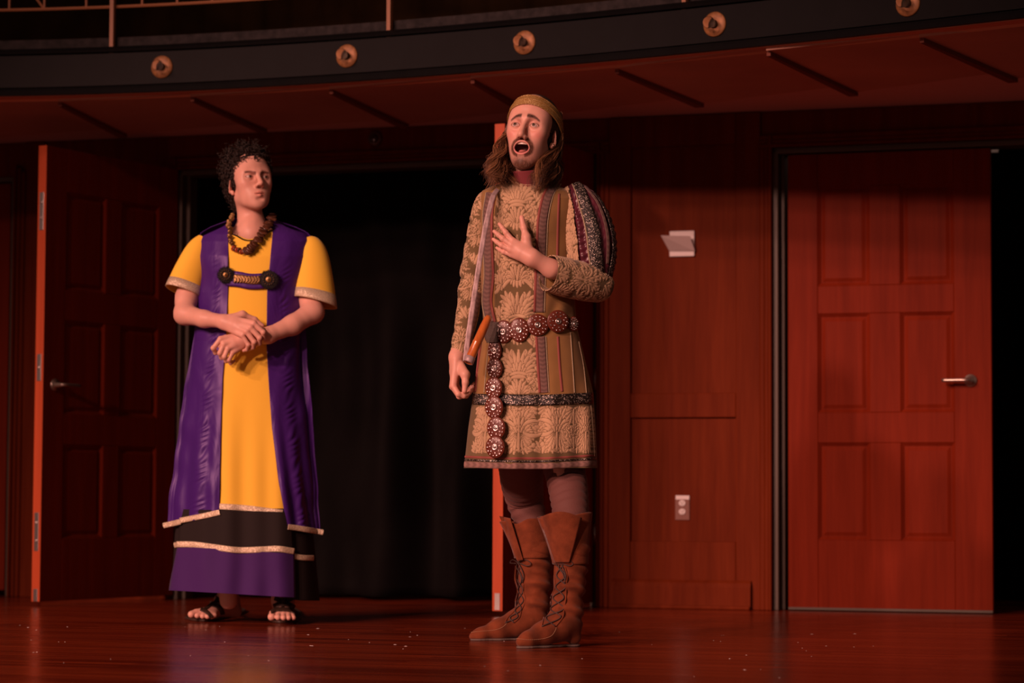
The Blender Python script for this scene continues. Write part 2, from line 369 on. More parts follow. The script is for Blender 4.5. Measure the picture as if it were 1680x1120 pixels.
# fittings on the pier
t = thing('outlet', 'brown wall outlet plate with two white sockets and a white label strip', 'outlet', tuple(wp(wu(1120), wz(1120, 832), 0)))
o0, o1 = wu(1108), wu(1132)
bevel(add('cover_plate', wbox(o0, o1, zr(853), zr(812), 0, 0.006), BOXF, M_BROWNP, t), 0.002)
add('label_strip', wbox(o0 + 0.004, o1 - 0.001, zr(819), zr(812.5), 0.0062, 0.008), BOXF, M_WHITE, t)
for y in (825, 839):
    c = wp((o0 + o1) / 2, zr(y), 0.006)
    V, F = lathe([(0.0155, 0), (0.0155, 0.003), (0.013, 0.004)], c, WN, 20); V = c + (V - c) * [1, 1, 0.86]; s = add('socket', V, F, M_WHITE, t, False)
    for du in (-0.005, 0.005): add('slot', boxv(lambda a, b, e: c + WT * a + WN * e + np.array([0, 0, b]), du - 0.0012, du + 0.0012, -0.001, 0.007, 0.0041, 0.0046), BOXF, M_BLACK, s)
    V, F = lathe([(0.0025, 0), (0.0025, 0.0005)], c + WN * 0.0041 + np.array([0, 0, -0.006]), WN, 8); add('slot', V, F, M_BLACK, s)
t = thing('wall_box', 'pale wall plate with a tilted grey cover flap standing off the panelled pier', 'wall plate', tuple(wp(wu(1115), wz(1115, 400), 0)))
bevel(add('back_plate', wbox(wu(1099), wu(1140), zr(421), zr(379), 0, 0.014), BOXF, M_WHITE, t), 0.003)
c4 = [np.array([*p[:3]]) for p in (wp(wu(1084, .06), wz(1084, 386, .06), .06), wp(wu(1132, .045), wz(1132, 387, .045), .045), wp(wu(1140, .016), wz(1140, 411, .016), .016), wp(wu(1098, .016), wz(1098, 411, .016), .016))]
nn = unit(np.cross(c4[1] - c4[0], c4[3] - c4[0])); nn = nn if nn @ WN > 0 else -nn
add('cover_flap', [q + nn * e for e in (0, 0.004) for q in c4], BOXF, M_GREY, t)
# round detector on the header
c = wp(wu(612), wz(612, 228), 0.0)
t = thing('ceiling_detector', 'small round dim fitting on the header above the black curtain', 'detector', tuple(c))
V, F = lathe([(0.034, 0), (0.034, 0.010), (0.028, 0.018)], c, WN, 24); add('housing', V, F, plain('smoky_plastic', (0.12, 0.07, 0.06), 0.3), t, True)
V, F = lathe([(0.022, 0.018), (0.020, 0.026), (0.010, 0.031)], c, WN, 20); add('lens', V, F, plain('dark_lens', (0.05, 0.03, 0.025), 0.15), t, True)

# ---------------------------------------------------------------- the balcony over the back of the stage
ex = np.array([0, 80, 310, 550, 770, 1007, 1255, 1505, 1680]); ey = np.array([157, 156.5, 148, 135, 118, 101.5, 72, 50, 28.5])
E = Zp(ex, ey, ZC); cf = np.polyfit(E[:, 0], E[:, 1], 3)
XS = np.linspace(-3.3, 2.9, 200); YS = np.where(XS < E[0, 0], np.polyval(cf, E[0, 0]) + np.polyval(np.polyder(cf), E[0, 0]) * (XS - E[0, 0]), np.polyval(cf, np.minimum(XS, 1.95)) + np.polyval(np.polyder(cf), 1.95) * np.maximum(XS - 1.95, 0))
CV = np.stack([XS, YS, np.full_like(XS, ZC)], 1)
TN = unit(np.gradient(CV, axis=0)); NO = np.stack([TN[:, 1], -TN[:, 0], 0 * XS], 1)   # outward, towards the house
M_FASC = plain('black_fascia_paint', (0.0030, 0.0030, 0.0034), 0.5, spec=0.10, noise=(9, 0.8, 1.2))
M_CAP = plain('worn_grey_cap', (0.022, 0.018, 0.018), 0.7, spec=0.2, noise=(30, 0.4, 1.5))
M_SOFFIT = plain('russet_soffit_board', (0.62, 0.34, 0.24), 0.6, noise=(2.0, 0.85, 1.1))
M_CEIL = plain('pinkish_ceiling_paint', (0.76, 0.46, 0.40), 0.8)
def sweep(name, prof, mat, parent, smooth=False):
    V = CV[:, None] + np.array([q[0] for q in prof])[None, :, None] * NO[:, None] + np.array([q[1] for q in prof])[None, :, None] * np.array([0, 0, 1.0])
    return add(name, V.reshape(-1, 3), [tuple(f) for f in rev(grid_faces(len(CV), len(prof), True))], mat, parent, smooth)
def pxw(px, py, off):
    """point of the fascia face off metres outside the edge curve, at pixel column px -> (point, height over ZC)"""
    best = None
    P = CV + NO * off; d = ray(px, py); t = P[:, 1] / d[1]; X = (CAM + d[None] * t[:, None])
    g = X[:, 0] - P[:, 0]; i = int(np.argmin(abs(g))); j = i + 1 if g[i] * g[i + 1] <= 0 else i - 1; f = g[i] / (g[i] - g[j])
    Yi = P[i, 1] + f * (P[j, 1] - P[i, 1]); return i, CAM + d * (Yi / d[1])
bal = thing('trim_4', None, None, tuple(CV[100]), kind='structure')
sweep('fascia_lip', [(-0.03, 0), (0.006, 0), (0.010, 0.018), (0.004, 0.030), (-0.03, 0.032)], M_FASC, bal)
sweep('fascia_board', [(-0.03, 0.034), (-0.006, 0.036), (-0.006, 0.175), (-0.03, 0.176)], M_FASC, bal)
sweep('fascia_cap', [(-0.06, 0.178), (0.004, 0.180), (0.007, 0.190), (-0.008, 0.205), (-0.06, 0.206)], M_FASC, bal)
sweep('kerb', [(-0.12, 0.206), (-0.05, 0.206), (-0.05, 0.252), (-0.12, 0.252)], M_CAP, bal)
# ceiling under the balcony, out to the curve
wallY = lambda X: WO[1] + (X - WO[0]) * (-math.tan(YAW)) + 0.05
V = np.concatenate([CV + NO * -0.02 + [0, 0, 0.004], np.stack([XS, wallY(XS) + 0.2, np.full_like(XS, ZC + 0.004)], 1)])
n = len(XS); top = V + [0, 0, 0.03]
F = [(i, i + 1, n + i + 1, n + i) for i in range(n - 1)]
add_c = tag(add('ceiling', np.concatenate([V, top]), [tuple(reversed(f)) for f in F] + [tuple(q + 2 * n for q in f) for f in F], M_CEIL), kind='structure')
# the soffit panels: wedge-shaped boards, the edge away from the camera flush and the near edge dropped
jx = [-200, 95, 312, 540, 772, 1008, 1257, 1508, 1760]; jy = [0, 158, 150, 140, 124, 108, 80, 54, 20]
bx_ = [-60, 200, 430, 662, 880, 1146, 1398, 1660, 1900]; by_ = [0, 208, 200, 192, 178, 157, 138, 115, 90]
fr = [Zp(a, np.interp(a, ex, ey) + 5, ZC) for a in jx]; bk = [Zp(a, b, ZC) for a, b in zip(bx_, by_)]
fr[0] = fr[1] + (fr[1] - fr[2]); bk[0] = bk[1] + (bk[1] - bk[2]); fr[-1] = fr[-2] + (fr[-2] - fr[-3]); bk[-1] = bk[-2] + (bk[-2] - bk[-3])
M_GAP_SHADE = plain('gap_shade_tone', (0.20, 0.070, 0.05), 0.8, spec=0.1)  # dark tone for the shade in the gaps between soffit boards
sof = thing('ceiling_boards', None, None, tuple(CV[100]), kind='structure')
for i in range(len(fr) - 1):
    A, B, C, D = fr[i], fr[i + 1], bk[i + 1], bk[i]
    q = 0.10 * (C - D)
    dz = np.array([0, 0, 1.0])
    D2 = D + q * 1.0
    low = [A - dz * 0.004, B - dz * 0.002, C - dz * 0.003, D2 - dz * 0.004, D - dz * 0.034]
    lowA = A + (B - A) * 0.01 - dz * 0.016
    # near edge A-D hangs lower, far edge flush
    V = [A - dz * 0.014, B - dz * 0.003, C - dz * 0.003, D - dz * 0.036, A + dz * 0.003, B + dz * 0.003, C + dz * 0.003, D + dz * 0.003]
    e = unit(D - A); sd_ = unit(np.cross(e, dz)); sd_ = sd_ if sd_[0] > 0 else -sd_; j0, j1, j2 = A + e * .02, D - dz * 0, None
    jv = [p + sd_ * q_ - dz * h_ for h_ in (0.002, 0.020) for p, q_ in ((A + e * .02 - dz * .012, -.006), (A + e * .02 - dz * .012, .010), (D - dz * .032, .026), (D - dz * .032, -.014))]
    add('gap_shade_strip', jv, BOXF, M_GAP_SHADE, sof)  # added strip, its colour stands in for the shaded, tapering gap
    add('soffit_panel', V, [(0, 1, 2, 3), (4, 7, 6, 5), (0, 4, 5, 1), (1, 5, 6, 2), (2, 6, 7, 3), (3, 7, 4, 0)], M_SOFFIT, sof)
sweep('soffit_band', [(-0.012, -0.003), (-0.085, -0.003), (-0.095, -0.012), (-0.10, 0.002), (-0.012, 0.003)], plain('grazing_light_russet', (0.78, 0.32, 0.19), 0.55), sof)  # front band in a lighter russet: grazing light put into the colour
# deck and the wall behind the balcony
V = np.concatenate([CV + NO * -0.05 + [0, 0, 0.2], np.stack([XS, wallY(XS) + 0.2, np.full_like(XS, ZC + 0.2)], 1)])
tag(add('floor_balcony', V, F, M_BLACK), kind='structure')
tag(add('wall_upper', wbox(uL0 - 2, uC1 + 2.5, ZC + 0.04, ZC + 2.4, -0.3, -0.1), BOXF, plain('dim_brown_panelling', (0.040, 0.019, 0.005), 0.7, spec=0.05, noise=(4, 0.5, 1.2))), kind='structure')
# marquee lamps on the fascia
M_DISC = plain('aged_gold_disc', (0.30, 0.135, 0.046), 0.5, 0.2, noise=(60, 0.6, 1.3))
m, nt, p = material('clear_bulb_glass'); p.inputs['Base Color'].default_value = (1, .93, .86, 1); p.inputs['Transmission Weight'].default_value = 1.0; p.inputs['IOR'].default_value = 1.10; p.inputs['Roughness'].default_value = 0.02; M_GLASS = m
M_SOCK = plain('dark_lamp_socket', (0.05, 0.028, 0.018), 0.5)
lamps = [(266, 110, 'farthest along from the closed door'), (569.5, 92, ''), (861, 70, ''), (1173, 40, ''), (1490, 6, '')]
LAB = ['round gold marquee lamp on the black fascia above the open door leaf', 'round gold marquee lamp on the fascia between the two performers', 'round gold marquee lamp on the fascia over the singer with the gold headband', 'round gold marquee lamp on the fascia over the panelled pier', 'round gold marquee lamp on the fascia over the closed door, cut by the picture top']
for (px, py, _), lb in zip(lamps, LAB):
    i, P = pxw(px, py, -0.006); nrm = NO[i]; c = P + nrm * 0.0
    t = thing('marquee_lamp', lb, 'lamp', tuple(c), 'bare marquee lamps along the balcony fascia')
    V, F = lathe([(0.049, 0.0), (0.049, 0.004), (0.046, 0.007), (0.024, 0.009)], c, nrm, 36); add('backing_disc', V, F, M_DISC, t, True)
    V, F = lathe([(0.017, 0.009), (0.017, 0.022), (0.013, 0.024)], c, nrm, 20); add('socket', V, F, M_SOCK, t, True)
    V, F = lathe([(0.010, 0.024), (0.014, 0.030), (0.021, 0.040), (0.0235, 0.052), (0.021, 0.064), (0.013, 0.073), (0.004, 0.077)], c, nrm, 24); add('bulb', V, F, M_GLASS, t, True)
# balcony railing
M_RAIL = plain('bronze_railing_paint', (0.36, 0.155, 0.07), 0.5)
t = thing('balcony_railing', 'thin bronze metal railing with upright balusters along the balcony edge', 'railing', tuple(CV[45] + [0, 0, 0.2]))
offR = -0.045
RC = CV + NO * offR
for z in (0.385, 0.62, 1.05):
    V, F = tube(RC + [0, 0, z], 0.007 if z < 1 else 0.016, 6); add('rail', V, F, M_RAIL, t)
for px in (180, 636, 1121, 1600):
    i, P = pxw(px, 60, offR + 0.03); V = boxv(lambda a, b, c: RC[i] + TN[i] * a + NO[i] * b + np.array([0, 0, c]), -0.0085, 0.0085, 0.005, 0.03, 0.175, 1.05); add('post', V, BOXF, M_RAIL, t)
ub = [78, 136, 228, 286, 344, 402, 460, 518, 576, 694, 752, 810, 868, 926, 984, 1042, 1180, 20, -38]
for px in ub:
    i, P = pxw(px, 10, offR); V, F = tube([RC[i] + [0, 0, 0.385], RC[i] + [0, 0, 1.05]], 0.0055, 6); add('baluster', V, F, M_RAIL, t)
i, _ = pxw(78, 10, offR); j, _ = pxw(30, 10, offR)
V, F = tube([RC[i] + [0, 0, 0.385], RC[j] + [0, 0, 0.55]], 0.0055, 6); add('brace', V, F, M_RAIL, t)
# ================================================================== smooth implicit bodies, meshed with surface nets
def rotm(yaw=0, pitch=0, roll=0):
    a, b, c = radians(yaw), radians(pitch), radians(roll)
    Rz = np.array([[cos(a), -sin(a), 0], [sin(a), cos(a), 0], [0, 0, 1]]); Rx = np.array([[1, 0, 0], [0, cos(b), -sin(b)], [0, sin(b), cos(b)]])
    Ry = np.array([[cos(c), 0, sin(c)], [0, 1, 0], [-sin(c), 0, cos(c)]])
    return Rz @ Rx @ Ry
def rc(a, b, r1, r2, k=0.01, op='u'):
    a, b = np.array(a, float), np.array(b, float); ab = b - a; L2 = ab @ ab + 1e-12
    def f(P):
        q = P - a; t = np.clip((q @ ab) / L2, 0, 1)
        return np.sqrt(((q - t[:, None] * ab) ** 2).sum(1)) - (r1 + (r2 - r1) * t)
    return (f, k, op)
def ell(c, r, k=0.01, op='u', R=None):
    c, r = np.array(c, float), np.array(r, float); mr = r.min()
    def f(P):
        q = P - c
        if R is not None: q = q @ R
        k0 = np.sqrt(((q / r) ** 2).sum(1)); k1 = np.sqrt(((q / r ** 2) ** 2).sum(1)) + 1e-9
        return k0 * (k0 - 1) / k1
    return (f, k, op)
def half(p, n, k=0.002, op='s'):
    """the half space on the side of n"""
    p, n = np.array(p, float), unit(n)
    return (lambda P: -((P - p) @ n), k, op)
def corner(z, y):
    """everything below z and in front of y (before the ears)"""
    return (lambda P: np.maximum(P[:, 2] - z, P[:, 1] - y), .004, 's')
def chain(pts, rad, k=0.01):
    return [rc(pts[i], pts[i + 1], rad[i], rad[i + 1], k) for i in range(len(pts) - 1)]
def sd(prims, P):
    d = np.full(len(P), 1.0)
    for f, k, op in prims:
        e = f(P)
        if op == 'u':
            h = np.maximum(k - np.abs(d - e), 0) / k; d = np.minimum(d, e) - h * h * k * 0.25
        else:
            e = -e; h = np.maximum(k - np.abs(d - e), 0) / k; d = np.maximum(d, e) + h * h * k * 0.25
    return d
def nets(prims, lo, hi, h, n=12):
    lo, hi = np.array(lo, float), np.array(hi, float)
    nb = np.ceil((hi - lo) / (h * n)).astype(int); bs = h * n; dg = bs * 0.87
    I = np.stack(np.meshgrid(*[np.arange(q) for q in nb], indexing='ij'), -1).reshape(-1, 3)
    C = lo + (I + 0.5) * bs
    near = np.abs(sd(prims, C)) < dg * 2.6
    I, C = I[near], C[near]
    PD = np.stack([f(C) for f, k, op in prims], 1); ks = np.array([k for _, k, _ in prims])
    keep = PD < dg * 3.0 + ks * 2.0 + 0.004
    g = np.stack(np.meshgrid(*[np.arange(n + 1)] * 3, indexing='ij'), -1)
    gf = g.reshape(-1, 3) * h
    M = nb * n + 2; key = lambda c: (c[..., 0] * M[1] + c[..., 1]) * M[2] + c[..., 2]
    cells, verts, edges = [], [], [[], [], []]
    off = np.array([[i, j, k] for i in (0, 1) for j in (0, 1) for k in (0, 1)])
    for b in range(len(I)):
        pr = [prims[j] for j in np.nonzero(keep[b])[0]]
        if not pr: continue
        D = sd(pr, lo + I[b] * bs + gf).reshape(n + 1, n + 1, n + 1)
        s = D < 0
        if s.all() or not s.any(): continue
        cs = sum(s[o[0]:n + o[0], o[1]:n + o[1], o[2]:n + o[2]].astype(np.int8) for o in off)
        ci = np.argwhere((cs > 0) & (cs < 8))
        acc = np.zeros((len(ci), 3)); cnt = np.zeros(len(ci))
        for ax in range(3):
            for p in (0, 1):
                for q in (0, 1):
                    o1 = np.zeros(3, int); o1[(ax + 1) % 3] = p; o1[(ax + 2) % 3] = q; o2 = o1.copy(); o2[ax] = 1
                    A = ci + o1; B = ci + o2
                    da = D[A[:, 0], A[:, 1], A[:, 2]]; db = D[B[:, 0], B[:, 1], B[:, 2]]
                    x = (da < 0) != (db < 0)
                    t = np.where(x, da / np.where(x, da - db, 1), 0)
                    pt = o1 + t[:, None] * (o2 - o1)
                    acc += np.where(x[:, None], pt, 0); cnt += x
            sl1 = [slice(0, n)] * 3; sl2 = [slice(0, n)] * 3; sl2[ax] = slice(1, n + 1)
            x = s[tuple(sl1)] != s[tuple(sl2)]
            e = np.argwhere(x)
            if len(e): edges[ax].append((e + I[b] * n, s[tuple(sl1)][x]))
        cells.append(key(ci + I[b] * n)); verts.append(lo + I[b] * bs + (ci + acc / cnt[:, None]) * h)
    K = np.concatenate(cells); Vv = np.concatenate(verts); o = np.argsort(K); K, Vv = K[o], Vv[o]
    Fs = []
    for ax in range(3):
        e = np.concatenate([q[0] for q in edges[ax]]); sg = np.concatenate([q[1] for q in edges[ax]])
        u, v = np.zeros(3, int), np.zeros(3, int); u[(ax + 1) % 3] = 1; v[(ax + 2) % 3] = 1
        idx = []; ok = np.ones(len(e), bool)
        for d in (-u - v, -v, 0 * u, -u):
            c = e + d; kk = key(c); j = np.minimum(np.searchsorted(K, kk), len(K) - 1)
            ok &= (K[j] == kk) & (c >= 0).all(1); idx.append(j)
        q = np.stack(idx, 1); q = np.where(sg[:, None], q, q[:, ::-1]); Fs.append(q[ok])
    return Vv, np.concatenate(Fs)
def joined(parts):
    """several (V, F) patches in one mesh"""
    Vs, Fs, o = [], [], 0
    for V, F in parts: Vs.append(V); Fs.append(F + o); o += len(V)
    return np.concatenate(Vs), np.concatenate(Fs)
def gauss(P, c, s): return np.exp(-(((P - np.array(c)) / np.array(s)) ** 2).sum(1))
def mixc(C, col, w): w = np.clip(w, 0, 1)[:, None]; return C * (1 - w) + np.array(col) * w
def sstep(a, b, x): t = np.clip((x - a) / (b - a), 0, 1); return t * t * (3 - 2 * t)
def vnoise(P, f, seed=0):
    """cheap smooth noise in -1..1"""
    r = np.random.default_rng(seed); d = np.zeros(len(P))
    for _ in range(7):
        k = r.normal(size=3); k = k / np.linalg.norm(k) * f * r.uniform(.6, 1.6); d += np.sin(P @ k + r.uniform(0, 6.28) + 0.8 * np.sin(P @ k[[1, 2, 0]]))
    return d / 4

# skin: colour comes from a vertex attribute (lips, brows, stage make-up)
def skin_mat(name, rough=0.45):
    m, nt, p = material(name)
    a = nd(nt, 'ShaderNodeAttribute', attribute_name='tint'); nt.links.new(a.outputs['Color'], p.inputs['Base Color'])
    p.inputs['Roughness'].default_value = rough; p.inputs['Specular IOR Level'].default_value = 0.35
    p.inputs['Subsurface Weight'].default_value = 0.12; p.inputs['Subsurface Radius'].default_value = (0.012, 0.004, 0.002); p.inputs['Subsurface Scale'].default_value = 0.6
    tc = nd(nt, 'ShaderNodeTexCoord'); n = nd(nt, 'ShaderNodeTexNoise', Scale=420.0, Detail=3.0); nt.links.new(tc.outputs['Object'], n.inputs['Vector'])
    b = nd(nt, 'ShaderNodeBump', Strength=0.1, Distance=0.001); nt.links.new(n.outputs['Fac'], b.inputs['Height']); nt.links.new(b.outputs[0], p.inputs['Normal'])
    return m
M_SKIN = skin_mat('skin')
M_EYE = skin_mat('eye_surface', 0.12)
SKIN = np.array([0.69, 0.385, 0.295])

class Head:
    """a head in its own frame: x to the viewer's right, the face towards -y, z up, the eyes at z = 0"""
    def __init__(s, yaw, pitch, roll, scale, eye_px, Y, openm, nose=1.0, brow=(.025, .012), gaze=(0, 0), xs=1.0):
        s.xs = np.array([xs, 1, 1]); s.R = rotm(yaw, pitch, roll); s.s = scale; s.open = openm; s.brow = brow; s.nose = nose; s.gaze = gaze
        s.O = W(eye_px[0], eye_px[1], Y) - scale * (s.R @ np.array([0, -.08, 0]))
    def w(s, P): return s.O + s.s * ((np.asarray(P, float) * s.xs) @ s.R.T)
    def l(s, P): return ((np.asarray(P, float) - s.O) @ s.R) / s.s / s.xs
    def prims(s):
        o = s.open; jd = 0.016 * o; jb = 0.006 * o; nz = s.nose
        L = [ell((0, .022, .036), (.073, .096, .082), .01), ell((0, -.034, .044), (.062, .052, .056), .03), ell((0, -.034, -.034), (.058, .049, .062), .03)]
        for x in (-1, 1):
            L += [rc((x * .041, .000, -.058 - jd * .35), (x * .018, -.066 + jb, -.094 - jd), .022, .019, .03),
                  ell((x * .045, -.056, -.022), (.020, .022, .016), .03), ell((x * .030, -.052, -.058 - jd * .3), (.017, .022, .032), .035),
                  ell((x * .046, -.044, .014), (.020, .030, .026), .03), rc((x * .012, -.0865, .0165 + (s.brow[0] - .018) * .4), (x * .042, -.068, .0150), .0095, .006, .02)]
        L += [ell((0, -.076 + jb, -.102 - jd), (.021, .015, .016), .016), ell((0, -.068, -.064 - jd * .5), (.034, .027, .027 + jd * .5), .022)]
        for x in (-1, 1): L += [ell((x * .033, -.0955, -.001), (.019, .015, .0125), .016, 's')]
        L += [rc((0, -.0855, .010), (0, -.110, -.028 * nz), .0075, .0098, .011), ell((0, -.1125, -.034 * nz), (.0105, .0105, .0095), .006)]
        for x in (-1, 1):
            L += [ell((x * .0120, -.100, -.039 * nz), (.0065, .011, .0068), .009), ell((x * .0062, -.1085, -.0455 * nz), (.0040, .006, .0036), .003, 's')]
        mz = -.067 - jd * .42
        if o > 0:
            hw, hh = .0250, .0175 * o
            th = np.linspace(0, 2 * pi, 25); pts = []
            for t in th:
                x, z = hw * cos(t), hh * sin(t); pts.append((x, -.0925 + 9.0 * x * x + (0.004 if z < 0 else 0), mz + z))
            for i in range(24):
                up = 1 if (pts[i][2] + pts[i + 1][2]) / 2 > mz else 0
                r = .0030 + (.0014 if not up else 0.0)
                L.append(rc(pts[i], pts[i + 1], r, r, .006))
            L.append(ell((0, -.092, mz), (hw - .001, .034, hh - .0012), .004, 's'))
        else:
            for x in (-1, 1):
                L += [rc((x * .022, -.0855, mz - .0020), (x * .004, -.0945, mz + .0040), .0036, .0052, .005), rc((x * .018, -.0865, mz - .004), (0, -.0940, mz - .0075), .0040, .0068, .006)]
            L += [ell((0, -.101, mz - .0010), (.023, .009, .0010), .003, 's'), ell((0, -.098, mz - .0205), (.016, .008, .0055), .008, 's')]
        for x in (-1, 1):
            L += [ell((x * .0325, -.0735, 0), (.0142, .0142, .0138), .008), ell((x * .0328, -.0890, -.0008), (.0136, .012, .0048 if o else .0037), .0015, 's', rotm(0, 0, x * (8 if o else 2)))]
            Re = rotm(x * 38, 0, x * -6)
            L += [ell((x * .0765, .008, -.018), (.0065, .0190, .0265), .006, 'u', Re), ell((x * .0825, .004, -.016), (.0055, .0095, .018), .005, 's', Re), ell((x * .079, .006, -.024), (.004, .007, .008), .004, 'u', Re), rc((x * .0735, -.002, -.040), (x * .0725, -.003, -.046), .007, .0065, .006)]
        return L
    def tint(s, P, makeup=1.0, beard=False):
        P = np.asarray(P); o = s.open; jd = .016 * o; mz = -.067 - jd * .42; ax = np.abs(P[:, 0]); front = P[:, 1] < -.045
        C = np.tile(SKIN, (len(P), 1)) * (1 + 0.05 * vnoise(P, 140, 3))[:, None]
        C = mixc(C, (.70, .27, .22), 0.75 * makeup * gauss(np.stack([ax, P[:, 1], P[:, 2]], 1), (.045, -.066, -.030), (.020, .05, .015)))
        C = mixc(C, (.68, .34, .25), 0.5 * gauss(P, (0, -.114, -.036 * s.nose), (.012, .014, .012)) + 0.5 * gauss(np.stack([ax, P[:, 1], P[:, 2]], 1), (.08, .01, -.015), (.012, .03, .03)))
        if o > 0:
            q = np.sqrt((P[:, 0] / .0275) ** 2 + ((P[:, 2] - mz) / (.0225 * o)) ** 2)
            if beard:
                n = 0.92 + 0.22 * vnoise(P, 900, 5)
                zr = P[:, 2] - mz; q2 = np.sqrt((P[:, 0] / .037) ** 2 + ((zr - (.001)) / .031) ** 2)
                ring = sstep(1.2, .95, q2) * sstep(.92, 1.02, q) * np.where((zr > -.022) | (ax > .012), 1, .35)
                chin = gauss(P, (0, -.080, -.106 - jd), (.044, .06, .023)) * 1.1
                jaw = 0.35 * gauss(np.stack([ax, P[:, 1], P[:, 2]], 1), (.045, -.03, -.085 - jd * .6), (.02, .04, .025))
                C = mixc(C, (.075, .030, .015), np.clip(np.maximum.reduce([ring * 1.05 * ((P[:, 1] > -.0985) | (zr < .02)), chin * 1.05, jaw * 1.2]) * n, 0, .94) * (P[:, 1] < 0))
            C = mixc(C, (.64, .25, .22), sstep(1.04, .98, q) * front * np.where(P[:, 2] > mz + .004, .45, 1))
            C = mixc(C, (.04, .007, .006), sstep(-.092, -.085, P[:, 1]) * (q < .95) * front)
        else:
            q = (ax / .0225) ** 2 + ((P[:, 2] - (mz - .001)) / .0095) ** 2
            C = mixc(C, (.62, .25, .19), sstep(1.05, .8, q) * front * .85)
            C = mixc(C, (.22, .07, .05), .8 * np.exp(-((P[:, 2] - (mz - .0008)) / .0012) ** 2) * (ax < .022) * front)
        # brows and lash lines
        bi, bo = s.brow; t = np.clip((ax - .011) / .038, 0, 1); bz = bi + (bo - bi) * t + (.005 if o else .0025) * np.sin(pi * t)
        wdt = .0074 if o else .0078; wdt = wdt * (1 - .45 * t) * (1 if o else 0.85)
        bm = np.exp(-np.abs((P[:, 2] - bz) / wdt) ** 4) * sstep(.007, .012, ax) * sstep(.054, .047, ax) * front
        C = mixc(C, (.035, .018, .012), bm * .97 * (0.93 + .14 * vnoise(P, 1100, 8)))
        e = np.stack([ax - .0328, P[:, 2] + .0008], 1); el = np.sqrt((e[:, 0] / .0140) ** 2 + (e[:, 1] / (.0062 if o else .0050)) ** 2)
        C = mixc(C, (.09, .035, .028), np.exp(-((el - 1.04) / .14) ** 2) * front * np.where(e[:, 1] > -.001, .9, .6))
        C = mixc(C, (.50, .20, .15), .55 * gauss(np.stack([ax, P[:, 2]], 1), (.028, .011), (.017, .007)) * front)
        return C
    def eyes(s, parent):
        for x in (-1, 1):
            th, ph = np.meshgrid(np.linspace(0, pi, 40), np.linspace(0, 2 * pi, 48, endpoint=False), indexing='ij')
            g = rotm(s.gaze[0], s.gaze[1], 0); D = np.stack([np.sin(th) * np.cos(ph), -np.cos(th), np.sin(th) * np.sin(ph)], -1).reshape(-1, 3)
            a = th.reshape(-1); r = 0.0133 + 0.0007 * sstep(.5, .25, a)
            C = np.tile(np.array([.58, .47, .43]), (len(D), 1)); C = mixc(C, (.09, .055, .035), sstep(.50, .44, a)); C = mixc(C, (.18, .12, .07), sstep(.40, .3, a) * .6); C = mixc(C, (.008, .006, .006), sstep(.22, .17, a))
            add('eye', s.w(np.array([x * .0325, -.0735, 0]) + (D @ g.T) * r[:, None]), grid_faces(40, 48, True), M_EYE, parent, True, {'tint': C})

# hands: joints given by pixels and depth; every finger a chain of its own, rooted in the palm
def hand(wrist, mcps, fingers, thumb, forearm=None, rw=.021, rp=.0118, rf=(.0092, .0082, .0066), rt=(.0125, .0105, .0085)):
    """wrist: point; mcps: knuckle points index..little; fingers: lists of points beyond each knuckle; thumb: points from its base"""
    L = []
    wrist = np.asarray(wrist, float); sc = [1.0, 1.04, .98, .86]
    for i, mp in enumerate(mcps):
        a = wrist + (np.asarray(mp) - wrist) * 0.14 + (np.asarray(mp) - np.mean(mcps, 0)) * 0.42
        L.append(rc(a, mp, rp * 1.12, rp * .96 * sc[i], .009))
    c = np.mean(mcps, 0)
    L.append(rc(wrist, wrist + (c - wrist) * .50, rw * .78, rw * .68, .02))
    if forearm: L += chain([wrist] + [np.asarray(q, float) for q in forearm[0]], [rw] + list(forearm[1]), .02)
    for i, fs in enumerate(fingers):
        pts = [np.asarray(mcps[i], float)] + [np.asarray(q, float) for q in fs]; rr = [rf[0] * 1.08, rf[0] * .98, rf[1] * .95, rf[2]]
        L += chain(pts, [q * sc[i] for q in rr[:len(pts)]], .0035)
        for j in range(1, len(pts) - 1): L.append(ell(pts[j], np.full(3, rr[j] * sc[i] * 1.03), .003))
    if thumb:
        pts = [np.asarray(q, float) for q in thumb]; L += chain(pts, list(rt[:1]) + [rt[0]] * (len(pts) - 3) + list(rt[1:]), .007) if len(pts) > 3 else chain(pts, list(rt), .007)
        L.append(rc(wrist + (c - wrist) * .3, pts[1], .013, rt[0] * .95, .016))
    return L
def hand_tint(P, knuckles, tips):
    C = np.tile(SKIN, (len(P), 1)) * (1 + 0.05 * vnoise(P, 120, 4))[:, None]
    for q in knuckles: C = mixc(C, (.70, .34, .25), .45 * gauss(P, q, (.010, .012, .010)))
    for q in tips: C = mixc(C, (.72, .36, .28), .5 * gauss(P, q, (.010, .010, .010)))
    return C
# ================================================================== cloth helpers
def attr_mat(name, rough=0.75, spec=0.25, sheen=0.15, bump=None, metal=0.0, aniso=0.0):
    m, nt, p = material(name)
    a = nd(nt, 'ShaderNodeAttribute', attribute_name='tint'); nt.links.new(a.outputs['Color'], p.inputs['Base Color'])
    p.inputs['Roughness'].default_value = rough; p.inputs['Specular IOR Level'].default_value = spec; p.inputs['Metallic'].default_value = metal
    p.inputs['Sheen Weight'].default_value = sheen; p.inputs['Sheen Roughness'].default_value = 0.5
    if bump:
        tc = nd(nt, 'ShaderNodeTexCoord'); n = nd(nt, 'ShaderNodeTexNoise', Scale=bump[0], Detail=4.0); nt.links.new(tc.outputs['Object'], n.inputs['Vector'])
        b = nd(nt, 'ShaderNodeBump', Strength=bump[1], Distance=0.002); nt.links.new(n.outputs['Fac'], b.inputs['Height']); nt.links.new(b.outputs[0], p.inputs['Normal'])
    return m
